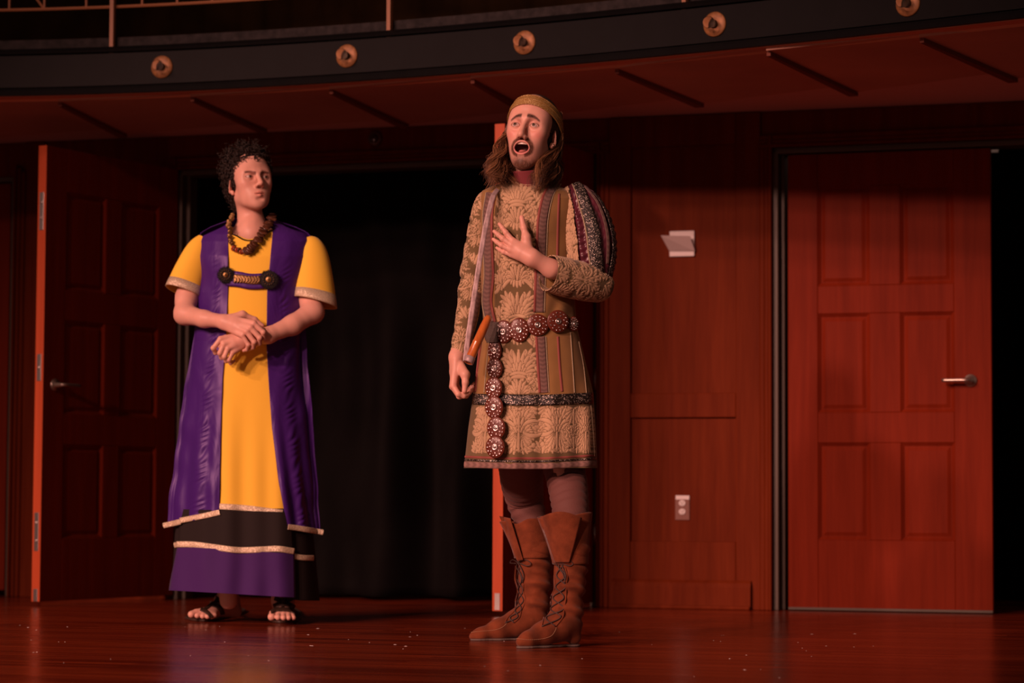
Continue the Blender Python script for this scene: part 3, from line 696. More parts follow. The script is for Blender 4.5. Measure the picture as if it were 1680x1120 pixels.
def glitter(name, base, shine, scale, frac):
    m, nt, p = material(name)
    tc = nd(nt, 'ShaderNodeTexCoord'); v = nd(nt, 'ShaderNodeTexVoronoi', Scale=scale); nt.links.new(tc.outputs['Object'], v.inputs['Vector'])
    s = nd(nt, 'ShaderNodeSeparateColor'); nt.links.new(v.outputs['Color'], s.inputs[0])
    g = nd(nt, 'ShaderNodeMath', operation='GREATER_THAN'); g.inputs[1].default_value = 1 - frac; nt.links.new(s.outputs[0], g.inputs[0])
    mx = nd(nt, 'ShaderNodeMix', data_type='RGBA'); nt.links.new(g.outputs[0], mx.inputs[0]); mx.inputs[6].default_value = (*base, 1); mx.inputs[7].default_value = (*shine, 1)
    nt.links.new(mx.outputs[2], p.inputs['Base Color'])
    mm = nd(nt, 'ShaderNodeMath', operation='MULTIPLY'); mm.inputs[1].default_value = 0.5; nt.links.new(g.outputs[0], mm.inputs[0]); nt.links.new(mm.outputs[0], p.inputs['Metallic'])
    p.inputs['Roughness'].default_value = 0.35
    b = nd(nt, 'ShaderNodeBump', Strength=0.6, Distance=0.002); nt.links.new(v.outputs['Distance'], b.inputs['Height']); nt.links.new(b.outputs[0], p.inputs['Normal'])
    return m
class Raster:
    """relief of stitched leaves, drawn leaf over leaf; u to the side and v down in photograph-pixel lengths"""
    def __init__(s, u0, u1, v0, v1, q=2.4):
        s.u0, s.v0, s.q = u0, v0, q; s.H = np.zeros((int((v1 - v0) * q), int((u1 - u0) * q)), np.float32)
    def leaf(s, u, v, ang, ln, wd, bend=0.0, tip=0.35):
        """ang: 0 up, positive to the right (radians)"""
        n = max(6, int(ln / 1.6)); t = np.linspace(0, 1, n); a = ang + bend * t
        x = u + np.concatenate([[0], np.cumsum(np.sin(a[:-1]) * ln / (n - 1))]); y = v - np.concatenate([[0], np.cumsum(np.cos(a[:-1]) * ln / (n - 1))])
        r = wd * 0.5 * (0.30 + 0.95 * np.sin(pi * np.clip(t * .85 + .08, 0, 1)) ** .8) * np.where(t > .9, .8, 1)
        s.dots(x, y, r)
    def dots(s, x, y, r):
        q = s.q; m = r.max() + 1.2
        i0, i1 = int((y.min() - m - s.v0) * q), int((y.max() + m - s.v0) * q) + 1; j0, j1 = int((x.min() - m - s.u0) * q), int((x.max() + m - s.u0) * q) + 1
        i0, j0 = max(i0, 0), max(j0, 0); i1, j1 = min(i1, s.H.shape[0]), min(j1, s.H.shape[1])
        if i0 >= i1 or j0 >= j1: return
        Y, X = np.meshgrid((np.arange(i0, i1) + .5) / q + s.v0, (np.arange(j0, j1) + .5) / q + s.u0, indexing='ij')
        D = np.sqrt((X[..., None] - x) ** 2 + (Y[..., None] - y) ** 2)
        h = np.sqrt(np.clip(1 - (D / r) ** 2, 0, 1)).max(-1); near = (D < r + .62).any(-1)
        sub = s.H[i0:i1, j0:j1]; sub[near] = 0; np.maximum(sub, (h ** .6).astype(np.float32), out=sub)
    def scroll(s, u, v, sx, k=1.0, up=1):
        """a curling acanthus arm: lobes along a spiral"""
        t = np.linspace(0, 1, 15); ang = 0.3 + t * 4.6; R = 17 * k * (1 - .78 * t)
        cx, cy = u + sx * 17 * k, v + up * 2 * k
        x = cx - sx * np.cos(ang) * R; y = cy + up * np.sin(ang) * R
        for i in range(0, 14, 2):
            dx, dy = cx - x[i], cy - y[i]
            s.leaf(x[i], y[i], math.atan2(-dx, dy) + .5 * sx, (15 - 8 * t[i]) * k, 5.0 * k * (1 - .3 * t[i]), .9 * sx)
        s.dots(x, y, 2.1 * k * (1 - .3 * t)); s.dots(x[-1:], y[-1:], np.array([3.6 * k]))
    def fan(s, u, v, ang, spread, n, ln, wd, bend=.5, fall=.25):
        o = sorted(range(n), key=lambda i: -abs(i - (n - 1) / 2))
        for i in o:
            a = (i - (n - 1) / 2) / max(1, (n - 1) / 2); s.leaf(u, v, ang + a * spread, ln * (1 - fall * a * a), wd, bend * a)
    def fountain(s, u, v, k=1.0, rng=None):
        for sx in (-1, 1):
            for j in range(5): s.leaf(u + sx * (9 + 5 * j) * k, v + (30 - 6 * (j % 2)) * k, sx * (.5 + .2 * j), 15 * k, 4.8 * k, .4 * sx)
            s.fan(u + sx * 20 * k, v + 16 * k, sx * .9, 1.3, 7, 15 * k, 4.4 * k); s.fan(u + sx * 34 * k, v - 2 * k, sx * .7, .9, 5, 17 * k, 4.4 * k)
        s.fan(u, v + 20 * k, pi, 1.0, 7, 26 * k, 5.2 * k, -.5)
        for sx in (-1, 1):
            s.scroll(u + sx * 3 * k, v + 9 * k, sx, k); s.fan(u + sx * 13 * k, v - 24 * k, sx * 1.0, .8, 5, 22 * k, 4.8 * k, .5)
            s.leaf(u + sx * 10 * k, v - 4 * k, sx * 1.25, 26 * k, 5 * k, -.9 * sx); s.leaf(u + sx * 12 * k, v + 34 * k, sx * 1.9, 20 * k, 5 * k, .9 * sx)
            s.fan(u + sx * 30 * k, v + 40 * k, sx * 2.4, .6, 4, 14 * k, 4.4 * k)
        s.fan(u, v, 0, 1.15, 11, 40 * k, 5.4 * k, .45); s.fan(u, v + 2 * k, 0, .7, 6, 24 * k, 4.6 * k, .3)
        s.fan(u, v + 34 * k, 0, 1.0, 8, 26 * k, 4.6 * k, .4)
        for d, w_ in ((4, 15), (9, 12)): s.leaf(u - w_ * k, v + d * k - 3 * k, 1.25, 2 * w_ * k, 5 * k, .65)
    def sprig(s, u, v, k=1.0):
        for sx in (-1, 1):
            s.scroll(u, v, sx, k * .95, -1); s.scroll(u + sx * 2, v + 8 * k, sx, k * .8, 1); s.fan(u + sx * 4 * k, v + 20 * k, sx * 2.6, .5, 5, 24 * k, 4.8 * k, .4); s.fan(u + sx * 6 * k, v - 14 * k, sx * .5, .6, 5, 24 * k, 4.6 * k)
        s.fan(u, v + 10 * k, 0, .9, 9, 34 * k, 5 * k); s.fan(u, v + 6 * k, pi, .9, 9, 32 * k, 5 * k)
        for sx in (-1, 1):
            for j, (l_, b_) in enumerate(((46, 1.7), (36, 1.3))): s.leaf(u + sx * (3 + 5 * j) * k, v - (6 - 10 * j) * k, sx * (2.75 - .5 * j), l_ * k, 5.4 * k, -b_ * sx); s.leaf(u + sx * (4 + 4 * j) * k, v + (4 - 10 * j) * k, sx * (.25 + .45 * j), l_ * .85 * k, 5.2 * k, b_ * sx)
            s.dots(np.array([u + sx * 27 * k]), np.array([v + 27 * k]), np.array([4.2 * k]))
    def at(s, u, v):
        j = np.clip(((u - s.u0) * s.q).astype(int), 0, s.H.shape[1] - 2); i = np.clip(((v - s.v0) * s.q).astype(int), 0, s.H.shape[0] - 2)
        fx = np.clip((u - s.u0) * s.q - j, 0, 1); fy = np.clip((v - s.v0) * s.q - i, 0, 1); H = s.H
        return (H[i, j] * (1 - fx) + H[i, j + 1] * fx) * (1 - fy) + (H[i + 1, j] * (1 - fx) + H[i + 1, j + 1] * fx) * fy
class Loft:
    """an upright garment: for every photograph row y a superellipse with centre c, half width hw (pixels) and depth half width b (metres)"""
    def __init__(s, Y, rows, n=2.3, fold=None):
        s.Y, s.n, s.fold = Y, n, fold; a = np.array(rows, float); s.y, s.c, s.hw, s.b = a[:, 0], a[:, 1], a[:, 2], a[:, 3]; s.d = a[:, 4] if a.shape[1] > 4 else 0 * s.y
    def row(s, y): return [np.interp(y, s.y, q) for q in (s.c, s.hw, s.b, s.d)]
    def front(s, px, py, off=0.0, lim=.985):
        px = np.asarray(px, float); py = np.asarray(py, float); c, hw, b, d = s.row(py); t = np.clip((px - c) / hw, -lim, lim); q = (1 - np.abs(t) ** s.n) ** (1 / s.n)
        D = d - b * q - off
        if s.fold is not None: D = D + s.fold(px, py) * np.clip(q * 2, 0, 1)
        px = px + np.sign(t) * np.abs(t) ** 3 * off * 430
        return W(px, py, s.Y + D)
    def mesh(s, y0, y1, nr, nf, nbk, disp=None, warp=None):
        y = np.linspace(y0, y1, nr)[:, None]; th = np.concatenate([np.linspace(pi, 0, nf), np.linspace(0, -pi, nbk + 2)[1:-1]])[None]
        c, hw, b, d = s.row(y); ct = np.cos(th); st = np.sin(th)
        t = np.sign(ct) * np.abs(ct) ** (2 / s.n); q = np.sign(st) * np.abs(st) ** (2 / s.n)
        px = c + hw * t; py = y + 0 * px; D = d - b * q
        if warp is not None: py = py + warp(px, py)
        if s.fold is not None: D = D + s.fold(px, py) * np.clip(q * 2, 0, 1)
        u = c + hw * np.arcsin(np.clip(t, -1, 1)) * 1.05
        if disp is not None: D = D - disp(px, py, u) * (q > .22)
        return W(px.ravel(), py.ravel(), (s.Y + D).ravel()), grid_faces(nr, th.shape[1], True), px.ravel(), py.ravel(), u.ravel(), (q + 0 * px).ravel()
class Tube:
    """a sleeve or trouser leg along a path of (px, py, dy, radius in pixels)"""
    def __init__(s, Y, rows, n, ppm, depth=1.0):
        a = spline(np.array(rows, float), n); s.P = W(a[:, 0], a[:, 1], Y + a[:, 2]); s.r = a[:, 3] / ppm; s.rp = a[:, 3]
        T = unit(np.gradient(s.P, axis=0)); Fv = np.array([0, -1.0, 0]) - T * (T @ np.array([0, -1.0, 0]))[:, None]; s.F = unit(Fv); s.N = np.cross(s.T if hasattr(s, 'T') else T, s.F)
        s.N *= np.where(s.N[:, :1].mean() < 0, -1, 1); s.T = T; s.depth = depth; s.n = n
        s.len = np.concatenate([[0], np.cumsum(np.linalg.norm(np.diff(s.P, axis=0), axis=1))]) * ppm
    def pt(s, i, t, off=0.0):
        """row i, side fraction t in -1..1 of the face towards the house"""
        i = np.asarray(i); t = np.asarray(t, float); return s.P[i] + (s.r[i] + off)[..., None] * (t[..., None] * s.N[i] + s.depth * np.sqrt(np.clip(1 - t * t, 0, 1))[..., None] * s.F[i])
    def mesh(s, nth, disp=None):
        th = np.linspace(0, 2 * pi, nth, endpoint=False)[None]; r = s.r[:, None] + 0 * th
        u = s.rp[:, None] * ((th + pi / 2) % (2 * pi) - pi); v = s.len[:, None] + 0 * th
        if disp is not None: r = r + disp(u, v, th + 0 * r)
        V = s.P[:, None] + r[..., None] * (np.cos(th)[..., None] * s.N[:, None] + s.depth * np.sin(th)[..., None] * s.F[:, None])
        return V.reshape(-1, 3), grid_faces(s.n, nth, True), u.ravel(), v.ravel()
    def strip(s, name, i0, i1, t0, t1, off, mat, parent, nx=8, col=None, thick=None):
        i = np.arange(i0, i1); ii = i[:, None] + np.zeros((1, nx), int); tt = np.linspace(0, 1, nx)[None]
        a = np.interp(i, np.linspace(i0, i1, len(np.atleast_1d(t0))), np.atleast_1d(t0))[:, None]; b = np.interp(i, np.linspace(i0, i1, len(np.atleast_1d(t1))), np.atleast_1d(t1))[:, None]
        V = s.pt(ii, a + (b - a) * tt, off)
        at = {'tint': col(ii.ravel(), (0 * ii + tt).ravel())} if col else None
        o = add(name, V.reshape(-1, 3), grid_faces(len(i), nx), mat, parent, True, at); thicken(o, 0.002); return o
def thicken(o, t): m = o.modifiers.new('thickness', 'SOLIDIFY'); m.thickness = t; m.offset = -1; return o
def ribbon(name, fn, pts, wd, mat, parent, off=0.003, n=80, nx=7, col=None, dome=0.0015):
    """a flat braid laid on a surface fn(px, py, off); pts: its centre line in pixels"""
    a = spline(np.array(pts, float), n); T = unit(np.gradient(a, axis=0)); N = np.stack([-T[:, 1], T[:, 0]], 1) * np.where(abs(T[:, 1:2]) > abs(T[:, :1]), np.sign(-T[:, 1:2]), np.sign(T[:, :1]))
    t = np.linspace(-1, 1, nx)[None]; wdt = np.broadcast_to(np.asarray(wd, float), (n,))[:, None] / 2
    px = a[:, :1] + N[:, :1] * t * wdt; py = a[:, 1:] + N[:, 1:] * t * wdt
    V = fn(px.ravel(), py.ravel(), (off + dome * (1 - t * t) + 0 * px).ravel())
    L = np.concatenate([[0], np.cumsum(np.linalg.norm(np.diff(a, axis=0), axis=1))])
    at = {'tint': col((L[:, None] + 0 * px).ravel(), (t + 0 * px).ravel())} if col else None
    o = add(name, V, grid_faces(n, nx), mat, parent, True, at); thicken(o, 0.0025); return o
def cord(name, fn, pts, r, mat, parent, off=0.004, n=90, sides=6):
    a = spline(np.array(pts, float), n); V, F = tube(fn(a[:, 0], a[:, 1], np.full(n, off)), r, sides); return add(name, V, F, mat, parent, True)
def hits(prims, px, py, off=0.0, Y=8.6):
    """where the rays through pixels meet an implicit body"""
    px = np.atleast_1d(np.asarray(px, float)); py = np.atleast_1d(np.asarray(py, float)); d = ray(px, py); t = (Y - .5) / d[:, 1]
    for _ in range(90):
        P = CAM + d * t[:, None]; t = t + np.clip(sd(prims, P) - off, -.01, .02) * .8
    return CAM + d * t[:, None]
# ================================================================== the singer
Y1 = 8.61
def s1(px, py, dy=0.0): return W(px, py, Y1 + np.asarray(dy, float))
foot1 = Zp(880, 1052, 0.0)
singer = thing('person', 'person singing with open mouth, long hair, gold headband, brocade tunic and hand on chest', 'person', (foot1[0], Y1, 0), 'costumed performers on the stage')
H1 = Head(-17, -7, 4.0, 1.10, (861.5, 205), Y1 - .075, 1.0, nose=1.12, brow=(.0255, .0135), gaze=(-6, -8), xs=.92)
# head and neck
nb = H1.l(s1(866, 300, .0)); nt_ = np.array([0, .022, -.085])
neck = [rc(nt_, nb, .045, .047, .03), rc(nb, H1.l(s1(868, 325, .0)), .047, .06, .03)]
hp = H1.prims(); V0, F0 = nets(hp + neck, (-.105, -.145, -.27), (.105, .135, .13), .0019)
C0 = H1.tint(V0, 1.0, True); V0 = H1.w(V0)
# hand laid on the chest
cw = s1(874, 423, -.178)
kn = [s1(841.5, 395, -.168), s1(839.5, 402, -.172), s1(838, 410, -.170), s1(839.5, 418, -.164)]
fg = [[s1(830, 381.5, -.163), s1(824.5, 374, -.158), s1(819.5, 367.5, -.151)], [s1(825, 391.5, -.166), s1(818, 385.5, -.160), s1(811, 379.5, -.152)],
      [s1(823, 402.5, -.164), s1(816, 397.5, -.158), s1(809.5, 392.5, -.150)], [s1(826.5, 413.5, -.159), s1(820.5, 410, -.154), s1(815, 406.5, -.148)]]
tb = [s1(869, 411, -.172), s1(863.5, 390, -.166), s1(859.5, 374, -.161), s1(856, 357, -.153)]
el1 = s1(985, 466, -.03)
hp1 = hand(cw, kn, fg, tb, ([s1(905, 441, -.155), s1(945, 455, -.095)], [.029, .031]), rw=.026, rp=.0120, rf=(.0088, .0078, .0062))
lo = s1(800, 490, -.25); hi = s1(948, 345, -.06)
V1, F1 = nets(hp1, np.minimum(lo, hi) - .01, np.maximum(lo, hi) + .01, .0019)
C1 = hand_tint(V1, kn + [f[0] for f in fg], [f[-1] for f in fg] + [tb[-1]])
# hand hanging at the side, fingers half curled
hw_ = s1(750, 584, -.03)
kn2 = [s1(744, 633, -.070), s1(743, 634, -.045), s1(745, 633, -.022), s1(748, 630, -.003)]
fg2 = [[s1(752, 646.5, -.085), s1(761, 649.5, -.080), s1(769, 645, -.070)], [s1(753.5, 650, -.055), s1(765, 649, -.050), s1(774, 640, -.048)],
       [s1(756, 649, -.028), s1(768, 644.5, -.026), s1(777, 633.5, -.028)], [s1(758, 645, -.006), s1(768, 640, -.006), s1(778.5, 628.5, -.010)]]
tb2 = [s1(756, 598, -.055), s1(763, 614, -.078), s1(763.5, 627, -.086), s1(762, 641, -.088)]
hp2 = hand(hw_, kn2, fg2, tb2, ([s1(756, 562, -.014), s1(761, 535, 0)], [.023, .024]), rw=.0255, rp=.0125)
lo = s1(725, 670, -.16); hi = s1(800, 535, .07)
V2, F2 = nets(hp2, np.minimum(lo, hi) - .01, np.maximum(lo, hi) + .01, .0019)
C2 = hand_tint(V2, kn2 + [f[0] for f in fg2], [f[-1] for f in fg2] + [tb2[-1]])
# the body under the clothes
YB, YF = Zp(830, 1047, 0.004)[1], Zp(890, 1058, 0.004)[1]
bp_ = [ell(s1(863, 390, .01), (.115, .085, .20), .05), ell(s1(868, 540, .01), (.125, .085, .15), .05), ell(s1(870, 620, .01), (.135, .09, .12), .05), rc(s1(866, 300, 0), s1(868, 330, .01), .05, .06, .04)]
bp_ += chain([s1(802, 345, .015), s1(776, 470, .015), s1(757, 560, -.012)], [.036, .028, .022], .03) + chain([s1(942, 345, .02), el1, s1(945, 455, -.095)], [.042, .033, .029], .03)
LB = [(s1(852, 640, .03), W(862, 850, YB), W(876, 1000, YB)), (s1(900, 640, .02), W(934, 850, YF + .03), W(933, 1000, YF))]
for a, b, c in LB: bp_ += chain([a, b, c], [.040, .024, .024], .03)
V3, F3 = nets(bp_, s1(740, 1040, -.4) - .02, s1(1020, 290, .35) + .02, .010)
V, F = joined([(V0, F0), (V1, F1), (V2, F2), (V3, F3)])
body1 = add('body', V, F, M_SKIN, singer, True, {'tint': np.concatenate([C0, C1, C2, np.tile(SKIN, (len(V3), 1))])})
H1.eyes(body1)
# teeth and tongue inside the mouth
M_TEETH = plain('teeth', (.66, .56, .47), .3); M_TONGUE = plain('tongue', (.55, .20, .17), .35)
mz1 = -.067 - .016 * .42
def arch(z0, z1, y, hwid, mat, name, nteeth):
    for i in range(nteeth):
        a = (i + .5) / nteeth * 2 - 1; x = hwid * a; wd_ = hwid / nteeth * .94
        yy = y + 14 * x * x; fn = lambda p, q, r: H1.w([x + p, yy + q + 14 * ((x + p) ** 2 - x * x), r])
        bevel(add(name, boxv(fn, -wd_, wd_, 0, .005, z0 + .6 * x * x, z1), BOXF, mat, body1), .0006, 1)
arch(mz1 + .0105, mz1 + .0165, -.0915, .016, M_TEETH, 'tooth', 8)
th, ph = np.meshgrid(np.linspace(0.01, pi - .01, 14), np.linspace(0, 2 * pi, 20, endpoint=False), indexing='ij')
S = np.stack([np.sin(th) * np.cos(ph), np.cos(th), np.sin(th) * np.sin(ph)], -1).reshape(-1, 3)
add('tongue', H1.w(S * [.0165, .026, .0075] + [0, -.062, mz1 - .0095]), grid_faces(14, 20, True), M_TONGUE, body1, True)
# ---------------------------------------------------------------- tunic
LEAFC, GROUND, PLAIN = np.array([.52, .365, .215]), np.array([.155, .108, .048]), np.array([.27, .155, .052])
M_BROC = attr_mat('brocade_cloth', .8, .2, .2, (900, .25))
M_BRAID = attr_mat('mauve_braid', .85, .2, .1, (1200, .5))
M_GLIT = glitter('black_beaded_band', (.015, .012, .010), (.52, .46, .39), 380, .17)
M_RED = plain('red_cord', (.25, .065, .052), .75); M_OLIVE = plain('olive_gold_cord', (.50, .42, .27), .5, .1, bump=(900, .8))
T1R = [(296, 856, 26, .050, .0), (302, 858, 36, .060, .0), (308, 862, 58, .075, .0), (314, 865, 73, .088, .0), (325, 867, 79, .100, .0), (345, 866, 78, .112, .0), (380, 864, 76, .124, .0), (430, 864, 75, .126, .0), (480, 866, 75, .121, .0),
       (522, 869, 75, .112, .0), (540, 870, 76, .113, .0), (580, 872, 84, .122, .0), (645, 875, 97, .138, .0), (700, 873, 103, .146, .0), (768, 870.5, 108, .152, .0)]
def fold1(px, py):
    g = sstep(560, 740, py)
    f = .007 * g * np.sin((px - 870) * .105 + .4 + .004 * (py - 700)) + .004 * g * np.sin((px - 860) * .21 + 1.7)
    f += .0035 * sstep(470, 515, py) * sstep(560, 525, py) * np.sin((px - 868) * .22 + py * .06)
    f += .003 * np.sin(px * .07 + py * .05) * sstep(330, 380, py) * sstep(520, 470, py)
    return f
L1 = Loft(Y1, T1R, 2.35, fold1)
xL = lambda y: np.interp(y, [300, 318, 360, 420, 470, 505, 532, 560, 640], [822, 812, 804, 806, 806, 804, 812, 808, 803])
xR = lambda y: np.interp(y, [296, 325, 360, 400, 450, 510, 560, 640], [905, 893, 884, 882, 880, 878, 882, 886])
R1 = Raster(740, 1000, 280, 780)
cxm = lambda y: (xL(y) + xR(y)) / 2
for y in (318, 412, 506, 600): R1.fountain(848 if y < 540 else 850, y + 14, .98)
for y in (340, 372, 434, 466, 528, 560, 622):
    for sx in (-1, 1): R1.fan(848 + sx * 20, y, sx * .9, 1.0, 5, 15, 4.4); R1.leaf(848 + sx * 36, y, sx * .3, 20, 4.6, .5 * sx)
for y in (318, 412, 506, 600): R1.fountain(848 if y < 540 else 850, y + 14, .98)
for y in (355, 448, 545):
    for sx in (-1, 1): R1.fan(848 + sx * 30, y + 16, sx * .5, .9, 6, 18, 4.6); R1.leaf(848 + sx * 33, y + 22, sx * 2.6, 16, 5, .6)
for x in (760, 776, 792, 826, 858, 892, 926, 958, 984):
    R1.fan(x, 742, 0, 1.1, 8, 22, 5, .6); R1.fan(x + 8, 668, pi, 1.1, 8, 22, 5, .6); R1.fan(x + 4, 706, 1.2, 1.2, 7, 20, 4.6); R1.fan(x + 4, 706, -1.2, 1.2, 7, 20, 4.6)
for x in (783, 917, 984): R1.sprig(x, 703, .95)
R1.sprig(850, 705, .95)
for x in (817, 951):
    R1.fan(x, 735, 0, .9, 7, 30, 5); R1.fan(x, 672, pi, .9, 7, 26, 4.8); R1.scroll(x, 704, 1, .6); R1.scroll(x, 704, -1, .6)
def pat1(px, py, u):
    m = ((u > xL(py) - 2) & (u < xR(py) + 2) & (py < 646)) | ((py > 661) & (py < 748)) | ((u > 944) & (py > 330) & (py < 640) & (py > 560))
    return R1.at(u, py) * m
V, F, px, py, u, q = L1.mesh(296, 767.5, 520, 330, 60, lambda a, b, c: .0026 * pat1(a + 0 * c, b + 0 * c, c))
hh = pat1(px, py, u) * (q > .22)
C = np.where(((u > xL(py) - 2) & (u < xR(py) + 2) | (py > 655))[:, None], GROUND, PLAIN) * (1 + .08 * np.sin(px * 2.1) * np.sin(py * 2.3))[:, None]
C = mixc(C, LEAFC, sstep(.25, .62, hh)); C *= (1 + .10 * vnoise(V, 60, 11))[:, None]
tunic = add('tunic', V, F, M_BROC, singer, True, {'tint': C}); thicken(tunic, .003)
def braidcol(L, t):
    w_ = np.sin(L * .9 + 2.2 * np.abs(t)) ; c = np.tile(np.array([.165, .10, .085]), (len(L), 1)) * (1 + .25 * w_ * (np.abs(t) < .85))[:, None]
    return np.clip(c, 0, 1)
fr = lambda a, b, o: L1.front(a, b, o)
rb = [(911, 301), (899, 322), (891, 360), (889, 400), (887, 450), (885, 512)]; rb2 = [(888, 552), (890, 590), (893.5, 644)]
lb = [(806, 316), (801, 350), (801, 400), (803, 450), (800, 495), (806, 528)]
ribbon('braid_trim', fr, rb, 13, M_BRAID, tunic, col=braidcol, n=160); ribbon('braid_trim', fr, rb2, 12, M_BRAID, tunic, col=braidcol, n=90); ribbon('braid_trim', fr, lb, 12, M_BRAID, tunic, col=braidcol, n=160)
sh = lambda P, d: [(a + d, b) for a, b in P]
for P, d in ((rb, -8), (rb2, -8), (lb, 7)): ribbon('red_piping', fr, sh(P, d), 3, M_RED, tunic, off=.0035)
for P, d in ((rb, 8), (rb2, 7.5), (lb, -7.5)): cord('edge_cord', fr, sh(P, d), .0019, M_OLIVE, tunic)
ribbon('red_piping', fr, [(917, 318), (915, 370), (914, 420)], 2.6, M_RED, tunic, off=.002); ribbon('red_piping', fr, [(915, 552), (918, 600), (922, 642)], 2.6, M_RED, tunic, off=.002); ribbon('red_piping', fr, [(790, 560), (785, 600), (781, 642)], 2.6, M_RED, tunic, off=.002)
cord('edge_cord', fr, [(935, 545), (939, 600), (942, 644)], .0019, M_OLIVE, tunic); cord('edge_cord', fr, [(804, 556), (799, 600), (795, 644)], .0019, M_OLIVE, tunic); cord('edge_cord', fr, [(948, 560), (956, 600), (961, 644)], .0015, M_OLIVE, tunic)
def hem(x0, x1, y, bow=3): return [(x0, y - bow), (x0 + (x1 - x0) * .25, y), (x0 + (x1 - x0) * .6, y + .5), (x1, y - bow - 2)]
ribbon('beaded_band', fr, hem(778.5, 971, 655.5, 1), 18, M_GLIT, tunic, off=.005, n=120)
ribbon('red_piping', fr, hem(764, 975.5, 751, 2), 4, M_RED, tunic, off=.003, n=110); ribbon('beaded_band', fr, hem(763.5, 976.5, 756, 2), 3.5, M_GLIT, tunic, off=.004, n=110)
ribbon('braid_trim', fr, hem(763, 977.5, 763.5, 2), 10, M_BRAID, tunic, off=.003, n=150, col=lambda L, t: braidcol(L * .7, t) * 1.5)
# slit edge at the side of the skirt
cord('slit_edge', fr, [(968, 665), (971, 700), (973.5, 748)], .0022, M_OLIVE, tunic)
# dark red collar of the shirt beneath
M_WINE = plain('wine_red_jersey', (.17, .022, .028), .8, bump=(500, .3))
cl = Tube(Y1, [(863, 277, -.012, 31), (864, 290, -.006, 32), (865, 304, .0, 34), (865, 314, .0, 38)], 16, 488, 1.0)
V, F, _, _ = cl.mesh(40); thicken(add('shirt_collar', V, F, M_WINE, singer, True), .003)
# ---------------------------------------------------------------- sleeves
def broc_tube(name, tb, nth, seed, k=.8, hgt=.0026, parent=None, wr=None):
    R = Raster(-130, 130, -20, tb.len[-1] + 20); rr = np.random.default_rng(seed); v = 18; i = 0
    while v < tb.len[-1] + 20:
        off = 0 if i % 2 == 0 else 34
        for u in (-102, -34, 34, 102): (R.fountain if i % 2 == 0 else R.sprig)(u * 1.0 + off, v, k)
        for u in (-68, 0, 68): R.fan(u + off, v + 8, rr.uniform(-.5, .5), .9, 6, 20, 4.6)
        v += 46; i += 1
    def disp(u, v, th):
        d = hgt * R.at(u.ravel(), v.ravel()).reshape(u.shape)
        return d + (wr(u, v, th) if wr else 0)
    V, F, u, v = tb.mesh(nth, disp); h = R.at(u, v); C = mixc(np.tile(GROUND, (len(u), 1)), LEAFC, sstep(.25, .62, h)) * (1 + .1 * vnoise(V, 60, seed))[:, None]
    o = add(name, V, F, M_BROC, parent or singer, True, {'tint': C}); thicken(o, .003); return o
SL = Tube(Y1, [(806, 322, .0, 15), (797, 340, .0, 20), (784, 400, .012, 20), (774, 470, .012, 20.5), (765, 525, .0, 17), (753, 581, -.022, 14.5)], 190, 488)
slL = broc_tube('sleeve', SL, 110, 5, .62, wr=lambda u, v, th: .004 * np.sin(v * .16 + 1.6 * np.sin(th)) * np.exp(-((v - 150) / 45) ** 2))
SL.strip('braid_trim', 120, 186, [.45, .62], [.85, .95], .003, M_BRAID, slL, col=lambda i, t: braidcol(i * 1.3, t * 2 - 1)); SL.strip('red_piping', 95, 186, [.30, .45], [.36, .52], .004, M_RED, slL)
SU = Tube(Y1, [(936, 308, .0, 15), (944, 322, -.01, 26), (957, 350, -.02, 37), (966, 390, -.03, 43), (969, 430, -.035, 41), (973, 462, -.035, 31), (978, 480, -.035, 20)], 170, 488, .85)
M_SATIN_W = attr_mat('burgundy_satin', .34, .5, .2, (160, .25))
def puff(u, v, th): return .0035 * np.sin(th * 17 + .6 * np.sin(v * .11)) * np.sin(np.pi * np.clip(v / 175, 0, 1)) + .0022 * np.sin(v * .55 + 2 * np.sin(th * 9)) * np.cos(th * 5)
V, F, u, v = SU.mesh(260, puff); C = np.tile(np.array([.085, .011, .024]), (len(V), 1)) * (1 + .2 * vnoise(V, 120, 9))[:, None]
slU = add('puffed_sleeve', V, F, M_SATIN_W, singer, True, {'tint': C})
RS = Raster(-60, 60, -10, 190); [RS.fountain(-30, y, .62) for y in (16, 62, 108, 154)]; [RS.fan(-30 + s_ * 14, y, s_ * .5, .8, 5, 16, 4.4) for y in (40, 86, 132) for s_ in (-1, 1)]
def panelstrip(t0, t1, i0, i1, off, par):
    i = np.arange(i0, i1); nx = 60; a = np.linspace(0, 1, nx)[None]; ii = i[:, None] + np.zeros((1, nx), int)
    A = np.interp(i, np.linspace(i0, i1, len(t0)), t0)[:, None]; B = np.interp(i, np.linspace(i0, i1, len(t1)), t1)[:, None]; tt = A + (B - A) * a
    U = -50 + 40 * a + 0 * tt; h = RS.at(U.ravel(), (SU.len[i][:, None] + 0 * U).ravel()).reshape(U.shape)
    V = SU.pt(ii, tt, 0) + (off + .0026 * h)[..., None] * (SU.F[ii] * .9 + SU.N[ii] * tt[..., None] * .5)
    C = mixc(np.tile(GROUND, (U.size, 1)), LEAFC, sstep(.25, .62, h.ravel())); o = add('brocade_panel', V.reshape(-1, 3), grid_faces(len(i), nx), M_BROC, par, True, {'tint': C}); thicken(o, .004)
panelstrip([-.97, -.97, -.97], [-.20, -.46, -.46], 6, 128, .004, slU)
SU.strip('beaded_band', 4, 150, [.25, -.08, -.06, .06], [.85, .36, .38, .55], .006, M_GLIT, slU)
SU.strip('edge_cord', 4, 152, [.18, -.14, -.12, .0], [.24, -.09, -.07, .05], .006, M_OLIVE, slU, 3)
